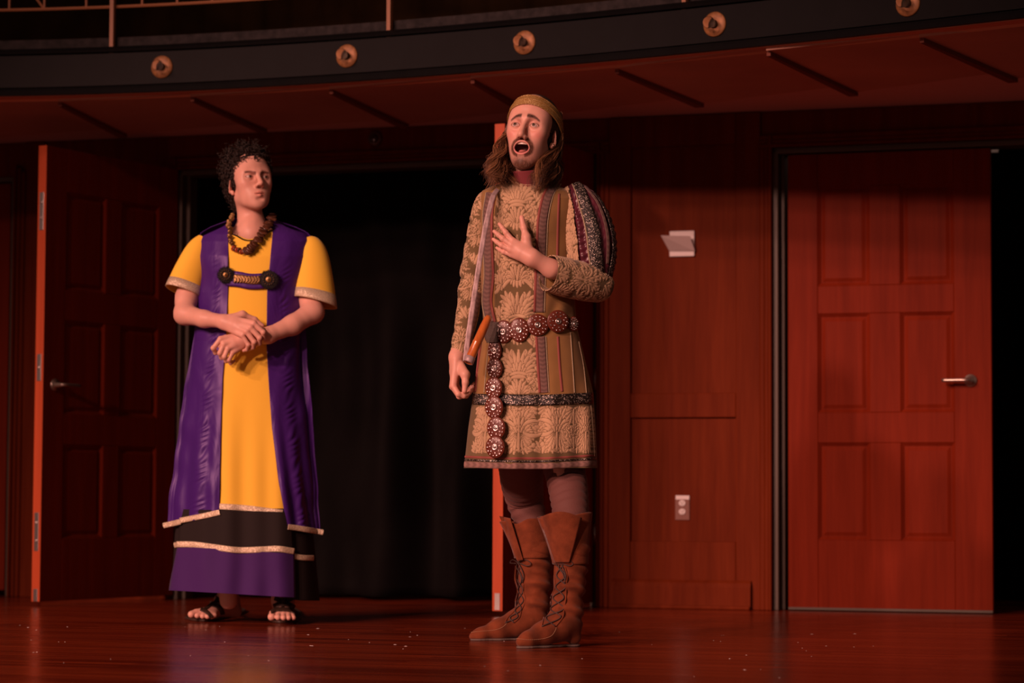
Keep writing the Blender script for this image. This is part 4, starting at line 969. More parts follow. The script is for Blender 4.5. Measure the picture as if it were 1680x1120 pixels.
SU.strip('beaded_band', 40, 160, [.80, .80, .62], [.90, .93, .90], .005, M_GLIT, slU); SU.strip('braid_trim', 25, 120, [.66, .56], [.76, .66], .005, M_BRAID, slU, col=lambda i, t: braidcol(i * 1.1, t * 2 - 1))
SF = Tube(Y1, [(996, 474, -.030, 17), (986, 470, -.045, 24), (962, 463, -.085, 28.5), (928, 455, -.130, 29.5), (900, 447.5, -.170, 27.5)], 120, 488, .9)
slF = broc_tube('forearm_sleeve', SF, 150, 8, .7)
# ---------------------------------------------------------------- medallion belt
M_LEATH = plain('red_brown_leather', (.125, .026, .014), .32, bump=(300, .15)); M_SILV = plain('silver_metal', (.78, .72, .68), .25, 1.0); M_PEWT = plain('pewter_braid', (.12, .09, .075), .6, bump=(500, .9))
belt = ribbon('belt', fr, [(795, 541), (830, 541), (880, 534), (915, 528), (946, 534)], 17, M_LEATH, singer, off=.005, n=60)
def medallion(px, py, rx, ry, off, tilt=0.0):
    c = L1.front(px, py, off); n = unit(np.array([(px - 868) / 130.0 + tilt, -1, -.05])); a = unit(np.cross(n, (0, 0, 1))); a = -a if a[0] < 0 else a; b = np.cross(n, a); b = b if b[2] > 0 else -b
    A, B = rx / 488, ry / 488; th = np.linspace(0, 2 * pi, 32, endpoint=False)
    V = []
    for r, h in ((.93, -.002), (1, 0), (1, .0015), (.96, .0030), (.55, .0050), (.2, .0055)): V += [c + a * A * r * cos(t) + b * B * r * sin(t) + n * h for t in th]
    F = [tuple(f) for f in grid_faces(6, 32, True)] + [tuple(range(5 * 32, 6 * 32)), tuple(range(31, -1, -1))]
    add('medallion', V, F, M_LEATH, belt, True)
    mb = MB(); rings = [(.78, 14, 0), (.52, 7, .3)]
    for rr, k, ph in rings:
        for i in range(k):
            t = 2 * pi * i / k + ph; q = c + a * A * rr * cos(t) + b * B * rr * sin(t) + n * (.0045 if rr > .7 else .0060)
            V, F = lathe([(.0024, 0), (.0024, .0009), (.0013, .0011), (.0010, .0003)], q, n, 9); mb.put(V, F)
    mb.build('eyelets', M_SILV, belt, True)['kind'] = 'stuff'
    V, F = lathe([(.0108, .004), (.0108, .0065), (.0082, .0090), (.0072, .0074), (.0040, .0076), (.0034, .0104), (.0004, .0112)], c, n, 20)
    for i in range(20):
        if i % 2 == 0: V[20 + i] += n * .0012; V[i] += 0
    add('concho', V, F, M_SILV, belt, True)
for k, (x, y, rx, ry) in enumerate([(937, 531, 9, 12), (914, 527, 18.5, 18.5), (882, 533, 18, 18), (852, 541, 16, 20), (827, 544, 16.5, 19)]): medallion(x, y, rx, ry, .012 + .0015 * (k % 2))
for k, (x, y, rx, ry) in enumerate([(814, 575, 12, 18), (814, 604, 13.5, 17), (812.5, 636, 15, 18), (813, 668, 16, 18.5), (816, 702, 16, 18.5), (814.5, 733, 16.5, 18)]): medallion(x, y, rx, ry, .016 + .002 * k)
a = spline(np.array([(811, 528), (809, 545), (812, 562)], float), 30); V = []; nx = 14
for i, (x, y) in enumerate(a):
    for j in range(nx):
        t = j / (nx - 1) * 2 - 1; V.append(L1.front(x + t * 10 * (1 - .25 * (i / 29)), y, .020 + .008 * np.sqrt(max(0, 1 - t * t)) + .0012 * sin(i * 1.1) * cos(j * 2.2)))
thicken(add('braid_knot', V, grid_faces(30, nx), M_PEWT, belt, True), .003)
V, F = lathe([(.0180, 0), (.0180, .003), (.0150, .003), (.0150, 0)], L1.front(826, 544, .021), np.array([-.9, -.45, 0]), 24); V = L1.front(819, 544, .021) + (V - L1.front(826, 544, .021)) * [.5, .5, 1.0]; add('buckle_ring', V, F, M_SILV, belt, True)
# ---------------------------------------------------------------- leggings and boots
M_LEG = plain('brown_leggings', (.135, .052, .043), .8, bump=(260, .2), sheen=.1); M_LEG2 = M_LEG
M_SUEDE = plain('rust_suede', (.185, .048, .018), .85, spec=.15, noise=(22, .62, 1.25), bump=(500, .35), sheen=.2); M_LACE = plain('dark_brown_lace', (.055, .032, .026), .7); M_STITCH = plain('pale_stitching', (.42, .25, .14), .7); M_SOLE = plain('grey_sole', (.12, .09, .075), .7)
Yb, Yf = YB, YF
def legging(Y, rows):
    tb = Tube(Y, rows, 60, 488); V, F, u, v = tb.mesh(44, lambda u, v, th: .0022 * np.sin(v * .42 + .8 * np.sin(th * 2)) * sstep(75, 120, v)); add('leggings', V, F, M_LEG, singer, True)
legging(Yb, [(856, 690, Y1 - Yb, 40), (855, 770, (Y1 - Yb) * .4, 37), (860, 815, .0, 32), (869, 850, 0, 28), (876, 890, 0, 22)])
legging(Yf, [(905, 690, Y1 - Yf + .03, 38), (926, 770, (Y1 - Yf) + .0, 34), (934, 815, (Y1 - Yf) * .45, 31), (937, 855, 0, 28), (937, 890, 0, 22)])
def boot(Y, shaft, foot, heel, cuff, notch, lacex, bow, seam, ppm, flap):
    P = lambda x, y, r, dy=0.0: (W(x, y, Y + dy), r / ppm)
    S = [P(*q) for q in shaft]; Ft = [P(*q) for q in foot]
    pr = chain([q[0] for q in S], [q[1] for q in S], .02) + chain([S[-1][0]] + [q[0] for q in Ft], [S[-1][1]] + [q[1] for q in Ft], .03) + [rc(S[-1][0], P(*heel)[0], S[-1][1] * .85, heel[2] / ppm, .03)]
    body_ = pr + [half((0, 0, .006), (0, 0, -1))]
    A = np.min([q[0] - q[1] for q in S + Ft], 0) - .03; B = np.max([q[0] + q[1] for q in S + Ft], 0) + .03; A[2] = -.01
    V, F = nets(body_, A, B, .0032)
    cx = np.interp(V[:, 2], [q[0][2] for q in S][::-1], [q[0][0] for q in S][::-1]); cy = np.interp(V[:, 2], [q[0][2] for q in S][::-1], [q[0][1] for q in S][::-1])
    R = np.stack([V[:, 0] - cx, V[:, 1] - cy], 1); R = R / (np.linalg.norm(R, axis=1, keepdims=True) + 1e-6); th = np.arctan2(R[:, 1], R[:, 0]); z = V[:, 2]
    wv = (np.sin(z * 175 + 2.2 * np.sin(th * 1.5 + 1)) * .55 + .6 * np.sin(z * 96 + 1.5 * np.sin(th + 2) + 1)) * .0062 * sstep(.06, .10, z) * sstep(.42, .22, z) * sstep(-.02, .03, V[:, 0] - cx + .03)
    V[:, :2] += R * wv[:, None]
    b = add('boot', V, F, M_SUEDE, singer, True)
    so = add('sole', *nets([(lambda Q: np.maximum(sd(pr, Q * [1, 1, 0] + [0, 0, .022]) + .001, np.abs(Q[:, 2] - .004) - .004), .001, 'u')], A, np.array([B[0], B[1], .03]), .004), M_SOLE, b, True)
    # flaring cuff, open at the top
    nr, nt2 = 26, 90; thc = np.linspace(0, 2 * pi, nt2, endpoint=False); V = []
    for i in range(nr):
        f = i / (nr - 1)
        for t in thc:
            x0, y0, r0 = [np.interp(f, [0, 1], q) for q in ((cuff[0][0], cuff[1][0]), (cuff[0][1], cuff[1][1]), (cuff[0][2], cuff[1][2]))]
            ex = cuff[2] * f ** 1.4 * max(0, -cos(t)) ** 2 + cuff[3] * f ** 1.6 * max(0, cos(t)) ** 2
            rise = f * (notch[0] * cos(t) + notch[1] * sin(2 * t + .6) + notch[2] * exp_(t, notch[3], .35))
            r = r0 + 1.3 + .5 * sin(t * 5) * f
            V.append(W(x0 + (r + ex) * cos(t), y0 + rise, Y) + np.array([0, -(r + ex * .35) / ppm * sin(t), 0]))
    thicken(add('boot_cuff', V, grid_faces(nr, nt2, True), M_SUEDE, b, True), .0035)
    # the stiff front flap of the cuff
    (t0, t1), (b0, b1), pk_ = flap; V = []
    for i in range(24):
        f = i / 23; L0, L1_ = np.array(t0) + (np.array(b0) - t0) * f, np.array(t1) + (np.array(b1) - t1) * f
        for j in range(20):
            s_ = j / 19; q = L0 + (L1_ - L0) * s_; q[1] -= pk_ * sin(pi * s_) * (1 - f) ** 2; c_, r_ = np.interp(q[1], [cuff[1][1], cuff[0][1]], [cuff[1][0], cuff[0][0]]), np.interp(q[1], [cuff[1][1], cuff[0][1]], [cuff[1][2] + cuff[2] * .55, cuff[0][2]]) + 3
            V.append(W(q[0], q[1], Y - math.sqrt(max(36, r_ ** 2 - (q[0] - c_) ** 2)) / ppm - .004))
    thicken(add('boot_flap', V, grid_faces(24, 20), M_SUEDE, b, True), .004)
    # laces crossing over the opening
    hit = lambda x, y, o=.002: hits(pr, x, y, o, Y)
    k = len(lacex); mb = 0
    L_ = np.array(lacex, float)
    for sgn in (-1, 1):
        pts = [(x + sgn * (-1) ** i * w_, y) for i, (x, y, w_) in enumerate(lacex)]
        a = spline(np.array(pts), 60); V, F = tube(hit(a[:, 0], a[:, 1], .0028), .0021, 6); add('lace', V, F, M_LACE, b, True)
        pts = [(x + sgn * (w_ + 1.5 + (1.8 if i % 2 else -1)), y) for i, (x, y, w_) in enumerate(lacex)]
        a = spline(np.array(pts), 70); V, F = tube(hit(a[:, 0], a[:, 1], .0008), .0026, 6); add('lace_edge', V, F, M_SUEDE, b, True)
    bx, by = bow
    for pts in ([(0, 0), (-8, -4), (-12, 1), (-3, 2)], [(0, 0), (13, -4), (22, 2), (16, 6), (2, 1)], [(0, 0), (6, 10), (10, 22), (8, 34)], [(0, 0), (-1, 10), (5, 18), (9, 30)]):
        a = spline(np.array(pts, float) + [bx, by], 24); V, F = tube(hit(a[:, 0], a[:, 1], .006), .0018, 6); add('lace', V, F, M_LACE, b, True)
    a = spline(np.array(seam, float), 70); Q = hit(a[:, 0], a[:, 1], .0006); mb = MB()
    for i in range(0, 68, 2): mb.put(*tube(Q[i:i + 2], .0011, 5))
    mb.build('stitching', M_STITCH, b)['kind'] = 'stuff'
    return b
exp_ = lambda t, c, w_: math.exp(-(((t - c + pi) % (2 * pi) - pi) / w_) ** 2)
boot(Yb, [(871, 862, 26.5), (876, 900, 28), (878, 950, 25.5), (876, 985, 23.5), (874, 1012, 22.5)], [(850, 1022, 21, -.02), (818, 1033, 15.5, -.05), (788, 1041, 9, -.075), (776, 1044, 6, -.085)], (893, 1040, 10), ((874, 915, 27.5), (870, 851, 29), 19, 2), (-3, 2.5, 8, 2.2), [(850, 928, 3), (852, 950, 3.5), (854, 968, 4), (854, 985, 4.5), (850, 1000, 5), (843, 1012, 6), (836, 1021, 7)], (849, 922), [(771, 1037), (790, 1035), (812, 1033), (825, 1028), (833, 1020)], 478, (((819, 846), (838, 850)), ((850, 920), (859, 918)), 0))
boot(Yf, [(936, 862, 28), (937, 900, 27.5), (935, 950, 24.5), (931, 985, 23.5), (929, 1015, 23)], [(915, 1028, 21.5, -.03), (890, 1040, 17, -.07), (866, 1049, 11, -.11), (854, 1053, 7, -.125)], (942, 1046, 11), ((936, 925, 26.5), (930, 846, 31), 15, 8), (-3.5, -3, 0, 2.0), [(918, 925, 7), (920, 944, 7), (920, 962, 8.5), (916, 980, 9), (914, 998, 11), (908, 1012, 12), (900, 1027, 11)], (918, 922), [(848, 1047), (866, 1049), (888, 1048), (904, 1043), (911, 1034), (913, 1028)], 494, (((885, 849), (954, 849)), ((911, 922), (934, 922)), 10))
# ---------------------------------------------------------------- headband, hair, ear studs
M_HAIR = attr_mat('brown_hair', .42, .45, 0); M_GOLD = glitter('gold_sequin_cloth', (.34, .19, .045), (.80, .62, .30), 700, .22)
capp = [ell((0, .022, .036), (.081, .106, .086), .01), rc((0, .05, .0), (0, .055, -.09), .070, .058, .04), half((0, -.050, 0), (0, -1, -.12), .006), corner(-.006, .004)]
V, F = nets(capp, (-.11, -.12, -.20), (.11, .16, .15), .004)
hair = add('hair', H1.w(V), F, M_HAIR, singer, True, {'tint': np.tile(np.array([.035, .016, .009]), (len(V), 1))})
def strands(H, clumps, per, seed, root, path, r0, cols, spread, wave, nseg=22, parent=None, name='hair_strands'):
    rg = np.random.default_rng(seed); mbV, mbF, mbC, o = [], [], [], 0
    for c in range(clumps):
        P = path(rg, c / clumps); base = spline(P, nseg); ph, fr, am = rg.uniform(0, 6.28), rg.uniform(*wave[0]), rg.uniform(*wave[1]); cc = cols[rg.integers(len(cols))]
        for s_ in range(per):
            t = np.linspace(0, 1, nseg)[:, None]; of = rg.normal(size=3) * spread; of2 = rg.normal(size=3) * spread * 1.5
            w_ = np.concatenate([np.sin(fr * t * 6.28 + ph), .6 * np.cos(fr * t * 6.28 + ph), .3 * np.sin(fr * 5 * t + ph * 2)], 1) * am * (.4 + 1.1 * t) * t ** .7
            e = rg.uniform(.82, 1.0); Q = spline(base[:max(4, int(nseg * e))], nseg) + of * (.4 + .6 * t) + of2 * t ** 2 + w_ + np.sin(t * rg.uniform(4, 11) + rg.uniform(0, 6)) * rg.normal(size=3) * .0012
            rr = r0 * (1 - .75 * t[:, 0] ** 3)
            V, F = tube(H.w(Q), rr * H.s, 3, False); mbV.append(V); mbF.append(np.array(F) + o); o += len(V); mbC.append(np.tile(np.clip(np.array(cc) * rg.uniform(.7, 1.35), 0, 1), (len(V), 1)))
    ob = add(name, np.concatenate(mbV), np.concatenate(mbF), M_HAIR, parent, True, {'tint': np.concatenate(mbC)}); ob['kind'] = 'stuff'; return ob
def long_path(rg, f):
    a = rg.uniform(-1, 1); sx = 1 if rg.random() < .5 else -1; ang = rg.uniform(.16, 1.45)          # 0 = side, pi/2 = back
    x, y = cos(ang), sin(ang); z0 = rg.uniform(.03, .075)
    if sx < 0 and rg.random() < .30: x, y, z0 = .97, -rg.uniform(.2, .5), rg.uniform(.01, .045)
    p0 = np.array([sx * .078 * x, .028 + .095 * y, z0]); p1 = np.array([sx * .087 * x, .026 + .106 * y, -.015]); w_ = rg.uniform(.074, .094)
    fwd = rg.uniform(-.01, .085) * (1 if x > .5 else .4)
    p2 = np.array([sx * w_ * max(x, .35), .03 + .075 * y - fwd, -.085]); p3 = np.array([sx * (w_ + rg.uniform(-.025, .015)) * max(x, .4), .025 + .05 * y - fwd * 1.6, -.145 + rg.uniform(-.01, .01)]); p4 = p3 + np.array([sx * rg.uniform(-.035, .012), -rg.uniform(0, .03), -rg.uniform(.02, .085)])
    return np.array([p0, p1, p2, p3, p4])
strands(H1, 150, 34, 21, None, long_path, .00085, [(.10, .042, .020), (.16, .072, .032), (.065, .028, .014), (.28, .135, .06)], .0042, ((1.2, 2.6), (.007, .017)), parent=hair)
# headband: a wide band tipped back over the crown
c0, Rb = np.array([0, .027, .036]), rotm(0, -24, 0); nth, nw = 90, 12; V = []
for i in range(nw):
    f = i / (nw - 1)
    for t in np.linspace(0, 2 * pi, nth, endpoint=False):
        zz = -.020 + .040 * f; rr = (1 - .07 * f * f) * (1 + .008 * sin(pi * f)); q = np.array([.0905 * rr * cos(t), .1170 * rr * sin(t), zz])
        V.append(H1.w(c0 + q @ Rb.T))
hb = thicken(add('headband', V, grid_faces(nw, nth, True), M_GOLD, singer, True), .004)
for f in (.0, .5, 1.0):
    P = []
    for t in np.linspace(0, 2 * pi, 120):
        zz = -.020 + .040 * f; rr = (1 - .07 * f * f) * (1 + .008 * sin(pi * f)); q = np.array([.0908 * rr * cos(t), .1173 * rr * sin(t), zz + .0008 * sin(t * 60)]); P.append(H1.w(c0 + q @ Rb.T))
    V, F = tube(np.array(P), .0022, 5, False); add('sequin_row', V, F, M_GOLD, hb, True)
for dz in (-.044, -.038):
    V, F = lathe([(.0022, 0), (.0022, .0018), (.0008, .0026)], H1.w((.0795, -.004, dz)), H1.R @ np.array([.8, -.6, 0]), 12); add('ear_stud', V, F, M_SILV, singer, True)
# ---------------------------------------------------------------- the wooden tube on its silver ribbon: held by the belt, a thing of its own
M_TUBE = wood('varnished_orange_wood', (.42, .10, .018), (.60, .18, .035), .22, (60, 60, 8), coat=.6); M_RIB = plain('silver_ribbon', (.40, .31, .31), .5, .15, noise=(90, .8, 1.2))
pA, pB = s1(800, 523, -.185), s1(768, 595, -.225); ax = unit(pB - pA); ln = float(np.linalg.norm(pB - pA))
tb_ = thing('wooden_flute', 'orange varnished wooden tube hanging on a silver ribbon from the singer\'s belt', 'flute', tuple(pA))
prof = [(.009, -.01), (.0125, 0), (.0145, .03), (.0150, ln * .52), (.0158, ln * .53), (.0158, ln * .55), (.0152, ln * .56), (.0156, ln - .002), (.0156, ln), (.010, ln), (.0095, ln - .03)]
V, F = lathe(prof, pA, ax, 28); add('tube', V, F, M_TUBE, tb_, True)
V, F = lathe([(.0160, ln - .022), (.0172, ln - .021), (.0172, ln - .001), (.0150, ln + .0005), (.0150, ln - .004)], pA, ax, 28); add('ribbon_wrap', V, F, M_RIB, tb_, True)
a = spline(np.array([(763.5, 593, -.205), (767, 560, -.200), (775, 505, -.190), (785, 440, -.178), (796, 375, -.160), (807, 328, -.130), (813, 315, -.095), (822, 305, -.03)]), 90); V = []
for i, (x, y, d) in enumerate(a):
    for j in range(5): V.append(s1(x + (j / 4 - .5) * 8.5, y + (j / 4 - .5) * 1.2, d - .0008 * sin(i * .9 + j)))
thicken(add('ribbon_strap', V, grid_faces(90, 5), M_RIB, singer, True), .0012)
# ================================================================== the second performer
Y2 = 10.0; PP2 = FPX / Y2
def s2(px, py, dy=0.0): return W(px, py, Y2 + np.asarray(dy, float))
man2 = thing('person', 'curly-haired person in purple and orange robe, wrists crossed, watching with a frown', 'person', (float(s2(403, 1015)[0]), Y2, 0), 'costumed performers on the stage')
H2 = Head(27, -9, -1.5, 1.06, (421.5, 290), Y2 - .07, 0.0, nose=.98, brow=(.0095, .0160), gaze=(14, 2), xs=.95)
nt2 = np.array([0, .024, -.075]); nb2 = H2.l(s2(413, 372, .02))
neck2 = [rc(nt2, nb2, .047, .049, .03), rc(nb2, H2.l(s2(413, 398, .02)), .049, .06, .03), rc(H2.l(s2(413, 385, -.02)), H2.l(s2(365, 392, .02)), .04, .024, .04), rc(H2.l(s2(413, 385, -.02)), H2.l(s2(462, 392, .02)), .04, .024, .04)]
V0, F0 = nets(H2.prims() + neck2, (-.16, -.16, -.28), (.16, .14, .13), .0021); C0 = H2.tint(V0, .35, False); V0 = H2.w(V0)
# upper hand: his right arm from the viewer's left, fingers closed over the other wrist
wA_ = s2(367, 527, -.205)
knA = [s2(416.5, 530, -.262), s2(411, 537, -.268), s2(404.5, 543.5, -.268), s2(397.5, 550, -.262)]
fgA = [[s2(432, 545, -.262), s2(433, 555.5, -.242), s2(427, 559, -.226)], [s2(426, 554, -.266), s2(425.5, 563, -.246), s2(419, 567, -.228)], [s2(417, 561, -.266), s2(415, 569.5, -.246), s2(409, 573, -.228)], [s2(407.5, 565.5, -.260), s2(405, 573, -.242), s2(400, 575, -.228)]]
tbA = [s2(378, 520, -.215), s2(398, 516, -.205), s2(418, 524, -.195), s2(430, 534, -.190)]
hA = hand(wA_, knA, fgA, tbA, ([s2(335, 523, -.155), s2(303, 515, -.085), s2(306, 490, -.045), s2(322, 430, .0)], [.031, .040, .042, .050]), rw=.0255, rp=.0125, rf=(.0098, .0088, .0072))
lo, hi = s2(270, 600, -.33), s2(455, 415, .08)
V1, F1 = nets(hA, lo, hi, .0023); C1 = hand_tint(V1, knA + [f[0] for f in fgA], [f[-1] for f in fgA])
# lower hand: his left arm from the viewer's right, hand hanging in a loose fist
wB_ = s2(400, 556, -.212)
knB = [s2(362, 556, -.238), s2(367.5, 564.5, -.242), s2(374, 571.5, -.240), s2(381.5, 578.5, -.232)]
fgB = [[s2(350, 571, -.240), s2(353.5, 578.5, -.222), s2(361, 577, -.208)], [s2(361, 579, -.244), s2(363.5, 586.5, -.226), s2(370, 584, -.210)], [s2(368.5, 585, -.242), s2(371, 592, -.224), s2(377, 589, -.209)], [s2(376, 590, -.234), s2(378.5, 595.5, -.218), s2(384, 592, -.206)]]
tbB = [s2(388, 552, -.206), s2(370, 556, -.196), s2(362, 566, -.190), s2(364, 576, -.186)]
hB = hand(wB_, knB, fgB, tbB, ([s2(440, 550, -.195), s2(480, 533, -.140), s2(513, 512, -.080), s2(509, 490, -.045), s2(500, 430, .0)], [.029, .037, .042, .043, .050]), rw=.0255, rp=.0125, rf=(.0098, .0088, .0072))
lo, hi = s2(335, 615, -.33), s2(560, 415, .08)
V2, F2 = nets(hB, lo, hi, .0023); C2 = hand_tint(V2, knB + [f[0] for f in fgB], [f[-1] for f in fgB])
bp2 = [ell(s2(413, 470, .03), (.15, .075, .22), .05), ell(s2(405, 620, .02), (.14, .085, .22), .05)] + chain([s2(380, 680, .02), s2(372, 850, .02), s2(375, 985, .05)], [.075, .055, .036], .03) + chain([s2(430, 680, .02), s2(450, 850, .02), s2(462, 990, .02)], [.075, .055, .036], .03)
V3, F3 = nets(bp2, s2(300, 1005, -.35) - .02, s2(520, 380, .3) + .02, .012)
# feet in open sandals
YL, YR = Zp(345, 1013, .012)[1], Zp(466, 1017, .012)[1]
def foot(Y, ank, heel, ball, toes, rt):
    a, h, b = W(ank[0], ank[1], Y + ank[2]), W(heel[0], heel[1], Y + heel[2]), W(ball[0], ball[1], Y + ball[2])
    L = [rc(a, a + [0, 0, .10], .036, .042, .03), rc(a, h, .034, .030, .03), rc(a, b, .034, .024, .03), rc(h, b, .026, .022, .03)]
    for (x, y, d, x2, y2, d2), r in zip(toes, rt): L += [rc(b + (W(x, y, Y + d) - b) * .35, W(x, y, Y + d), .016, r, .010), rc(W(x, y, Y + d), W(x2, y2, Y + d2), r * .95, r, .004)]
    L.append(half((0, 0, .012), (0, 0, -1)))
    return L
tl = [(322, 1004.5, -.10, 314, 1007.5, -.115), (331, 1006, -.125, 323.5, 1009.5, -.14), (339, 1007.5, -.135, 332.5, 1010.5, -.15), (346, 1008.5, -.135, 340.5, 1011, -.15), (352, 1009, -.13, 347, 1011.5, -.14)]
tr = [(448, 1006, -.12, 445.5, 1011.5, -.15), (457.5, 1007.5, -.13, 456, 1012.5, -.158), (465.5, 1008, -.13, 465, 1013, -.155), (473, 1008.5, -.125, 473.5, 1013, -.148), (480, 1009, -.115, 481.5, 1013, -.135)]
fL = foot(YL, (374, 985, .05), (382, 1002, .06), (352, 1000, -.06), tl, (.0140, .0108, .0104, .0098, .0090)); fR = foot(YR, (464, 985, .03), (466, 1003, .04), (464, 1001, -.06), tr, (.0150, .0112, .0108, .0102, .0095))
V4, F4 = nets(fL, W(300, 1030, YL - .2), W(410, 960, YL + .18), .0026); V5, F5 = nets(fR, W(430, 1030, YR - .24), W(500, 960, YR + .18), .0026)
V, F = joined([(V0, F0), (V1, F1), (V2, F2), (V3, F3), (V4, F4), (V5, F5)])
body2 = add('body', V, F, M_SKIN, man2, True, {'tint': np.concatenate([C0, C1, C2, np.tile(SKIN, (len(V3) + len(V4) + len(V5), 1))])})
H2.eyes(body2)
# sandals
M_SAND = plain('dark_brown_sandal', (.045, .024, .016), .5)
def sandal(prims, Y, outline, straps):
    o = spline(np.array(outline + outline[:1], float), 60)[:-1]; V = []
    G = [Zp(x, y, 0.0) for x, y in o]
    for z in (0.001, .011): V += [g + [0, 0, z] for g in G]
    n = len(G); b = bevel(add('sandal_sole', V, [tuple(range(n, 2 * n)), tuple(range(n - 1, -1, -1))] + [(i, (i + 1) % n, n + (i + 1) % n, n + i) for i in range(n)], M_SAND, man2), .003)
    for pts, wd in straps:
        a = spline(np.array(pts, float), 40); T = unit(np.gradient(a, axis=0)); N = np.stack([-T[:, 1], T[:, 0]], 1); t = np.linspace(-1, 1, 5)
        px = a[:, :1] + N[:, :1] * t * wd / 2; py = a[:, 1:] + N[:, 1:] * t * wd / 2
        thicken(add('sandal_strap', hits(prims, px.ravel(), py.ravel(), .0028, Y), grid_faces(40, 5), M_SAND, b, True), .003)
sandal(fL, YL, [(303, 1015.5), (318, 1019), (345, 1019.5), (372, 1014), (398, 1007), (402, 1002), (385, 1001), (350, 1005), (315, 1009)], [([(329, 998), (339, 1003), (346, 1010), (347, 1014)], 6), ([(344, 988), (356, 993), (364, 1001), (366, 1008)], 7), ([(352, 980), (362, 985), (376, 990), (388, 990)], 7), ([(334, 1000), (345, 992), (358, 984)], 5)])
sandal(fR, YR, [(437, 1018), (450, 1022), (478, 1021.5), (492, 1017), (493, 1006), (480, 1000), (452, 1001), (441, 1007)], [([(444, 1003), (452, 999.5), (464, 998.5), (478, 1000), (487, 1005)], 6), ([(448, 994), (460, 990), (474, 991), (484, 996)], 7), ([(450, 981), (460, 984), (472, 984), (480, 981)], 7), ([(463, 998), (465, 989)], 5)])
# ---------------------------------------------------------------- robes
M_BLK = plain('black_robe_cloth', (.020, .015, .014), .8, spec=.15); M_ORG = plain('orange_robe_cloth', (.90, .58, .062), .75, spec=.12, sheen=.15, bump=(14, .12)); M_PURC = plain('purple_hem_cloth', (.055, .018, .125), .75, spec=.15, sheen=.1)
M_GTRIM = glitter('gold_sequin_trim', (.56, .45, .29), (.95, .84, .62), 420, .35); M_VELV = plain('black_velvet', (.008, .006, .007), .9, spec=.1, bump=(200, .6))
m, nt, p = material('purple_satin'); p.inputs['Base Color'].default_value = (.052, .012, .165, 1); p.inputs['Roughness'].default_value = .42; p.inputs['Specular IOR Level'].default_value = .42; p.inputs['Specular Tint'].default_value = (.75, .6, 1, 1); p.inputs['Sheen Weight'].default_value = 0
tc = nd(nt, 'ShaderNodeTexCoord'); mp = nd(nt, 'ShaderNodeMapping'); mp.inputs['Scale'].default_value = (1.6, 1, .6); nt.links.new(tc.outputs['Object'], mp.inputs[0]); n1 = nd(nt, 'ShaderNodeTexNoise', Scale=7.0, Detail=3.0, Distortion=.8); nt.links.new(mp.outputs[0], n1.inputs['Vector']); b = nd(nt, 'ShaderNodeBump', Strength=.32, Distance=.02); nt.links.new(n1.outputs['Fac'], b.inputs['Height']); nt.links.new(b.outputs[0], p.inputs['Normal']); M_SAT = m
ROWS2 = [(362, 414, 30, .060, .02), (368, 414, 46, .075, .02), (375, 415, 66, .088, .02), (384, 417, 84, .100, .015), (396, 418, 92, .110, .01), (420, 416, 90, .122, 0), (480, 410, 84, .130, 0), (560, 406, 84, .132, 0), (620, 404, 90, .140, 0), (700, 402, 98, .155, 0), (850, 400, 110, .185, 0), (985, 403, 120, .205, 0)]
def fold2(px, py): return .006 * sstep(560, 760, py) * np.sin((px - 400) * .062 + .8) + .004 * sstep(620, 800, py) * np.sin((px - 400) * .15 + 2)
L2 = Loft(Y2, ROWS2, 2.2, fold2); f2 = lambda a, b, o: L2.front(a, b, o)
V, F, px, py, u, q = L2.mesh(834, 984, 90, 150, 90, warp=lambda x, y: (y - 834) / 150 * (-17 + 18 * sstep(400, 500, x)))
sk = thicken(add('underskirt', V, F, M_BLK, man2, True), .004)
V, F, px, py, u, q = L2.mesh(424, 842, 170, 150, 80); orr = thicken(add('orange_robe', V, F, M_ORG, man2, True), .004)
def sheet(name, left, right, rows, off, mat, parent, ns=60, nr=160, puck=None, thick=.003, fn=None):
    """a cloth panel between two edge curves given as (y, x)"""
    lf, rt = np.array(left, float), np.array(right, float); s = np.linspace(0, 1, ns)[None]; r = np.linspace(0, 1, nr)[:, None]
    yl = lf[0, 0] + (lf[-1, 0] - lf[0, 0]) * r; yr = rt[0, 0] + (rt[-1, 0] - rt[0, 0]) * r
    xl = np.interp(yl, lf[:, 0], lf[:, 1]); xr = np.interp(yr, rt[:, 0], rt[:, 1]); px = xl + (xr - xl) * s; py = yl + (yr - yl) * s
    o = off + (puck(px, py, s + 0 * px) if puck else 0 * px)
    return thicken(add(name, (fn or f2)(px.ravel(), py.ravel(), o.ravel()), grid_faces(nr, ns), mat, parent, True), thick)
sheet('robe_front', [(384, 372), (455, 366)], [(374, 462), (455, 448)], None, .003, M_ORG, orr, ns=60, nr=40, puck=lambda x, y, s: 0 * x, fn=lambda a, b, o: f2(a, b + 13 * np.exp(-((a - 411) / 20) ** 2) * sstep(430, 384, b), o))
# front apron: black band, purple hem
ap = sheet('front_apron', [(835, 300), (900, 296), (968, 284)], [(840, 476), (905, 480), (980, 481.5)], None, .012, M_BLK, man2, puck=lambda x, y, s: .003 * np.sin(x * .06))
sheet('purple_hem', [(896, 296.5), (968, 283.5)], [(908, 480.5), (980, 482)], None, .017, M_PURC, ap, puck=lambda x, y, s: .003 * np.sin(x * .06) + .004 * sstep(920, 975, y) * np.sin(x * .11))
cf_ = lambda P, w_, par, off=.021: ribbon('gold_trim', f2, P, w_, M_GTRIM, par, off=off, n=110)
cf_([(296.5, 892.5), (320, 893), (350, 897), (390, 902), (430, 901), (455, 900), (480, 904)], 10, ap)
cf_([(480, 912), (495, 914.5), (511, 915)], 9, sk, .010); cf_([(289, 894), (297, 893)], 9, sk, .008)
cf_([(360, 830.5), (400, 833), (440, 838), (463, 841)], 10, orr, .010)
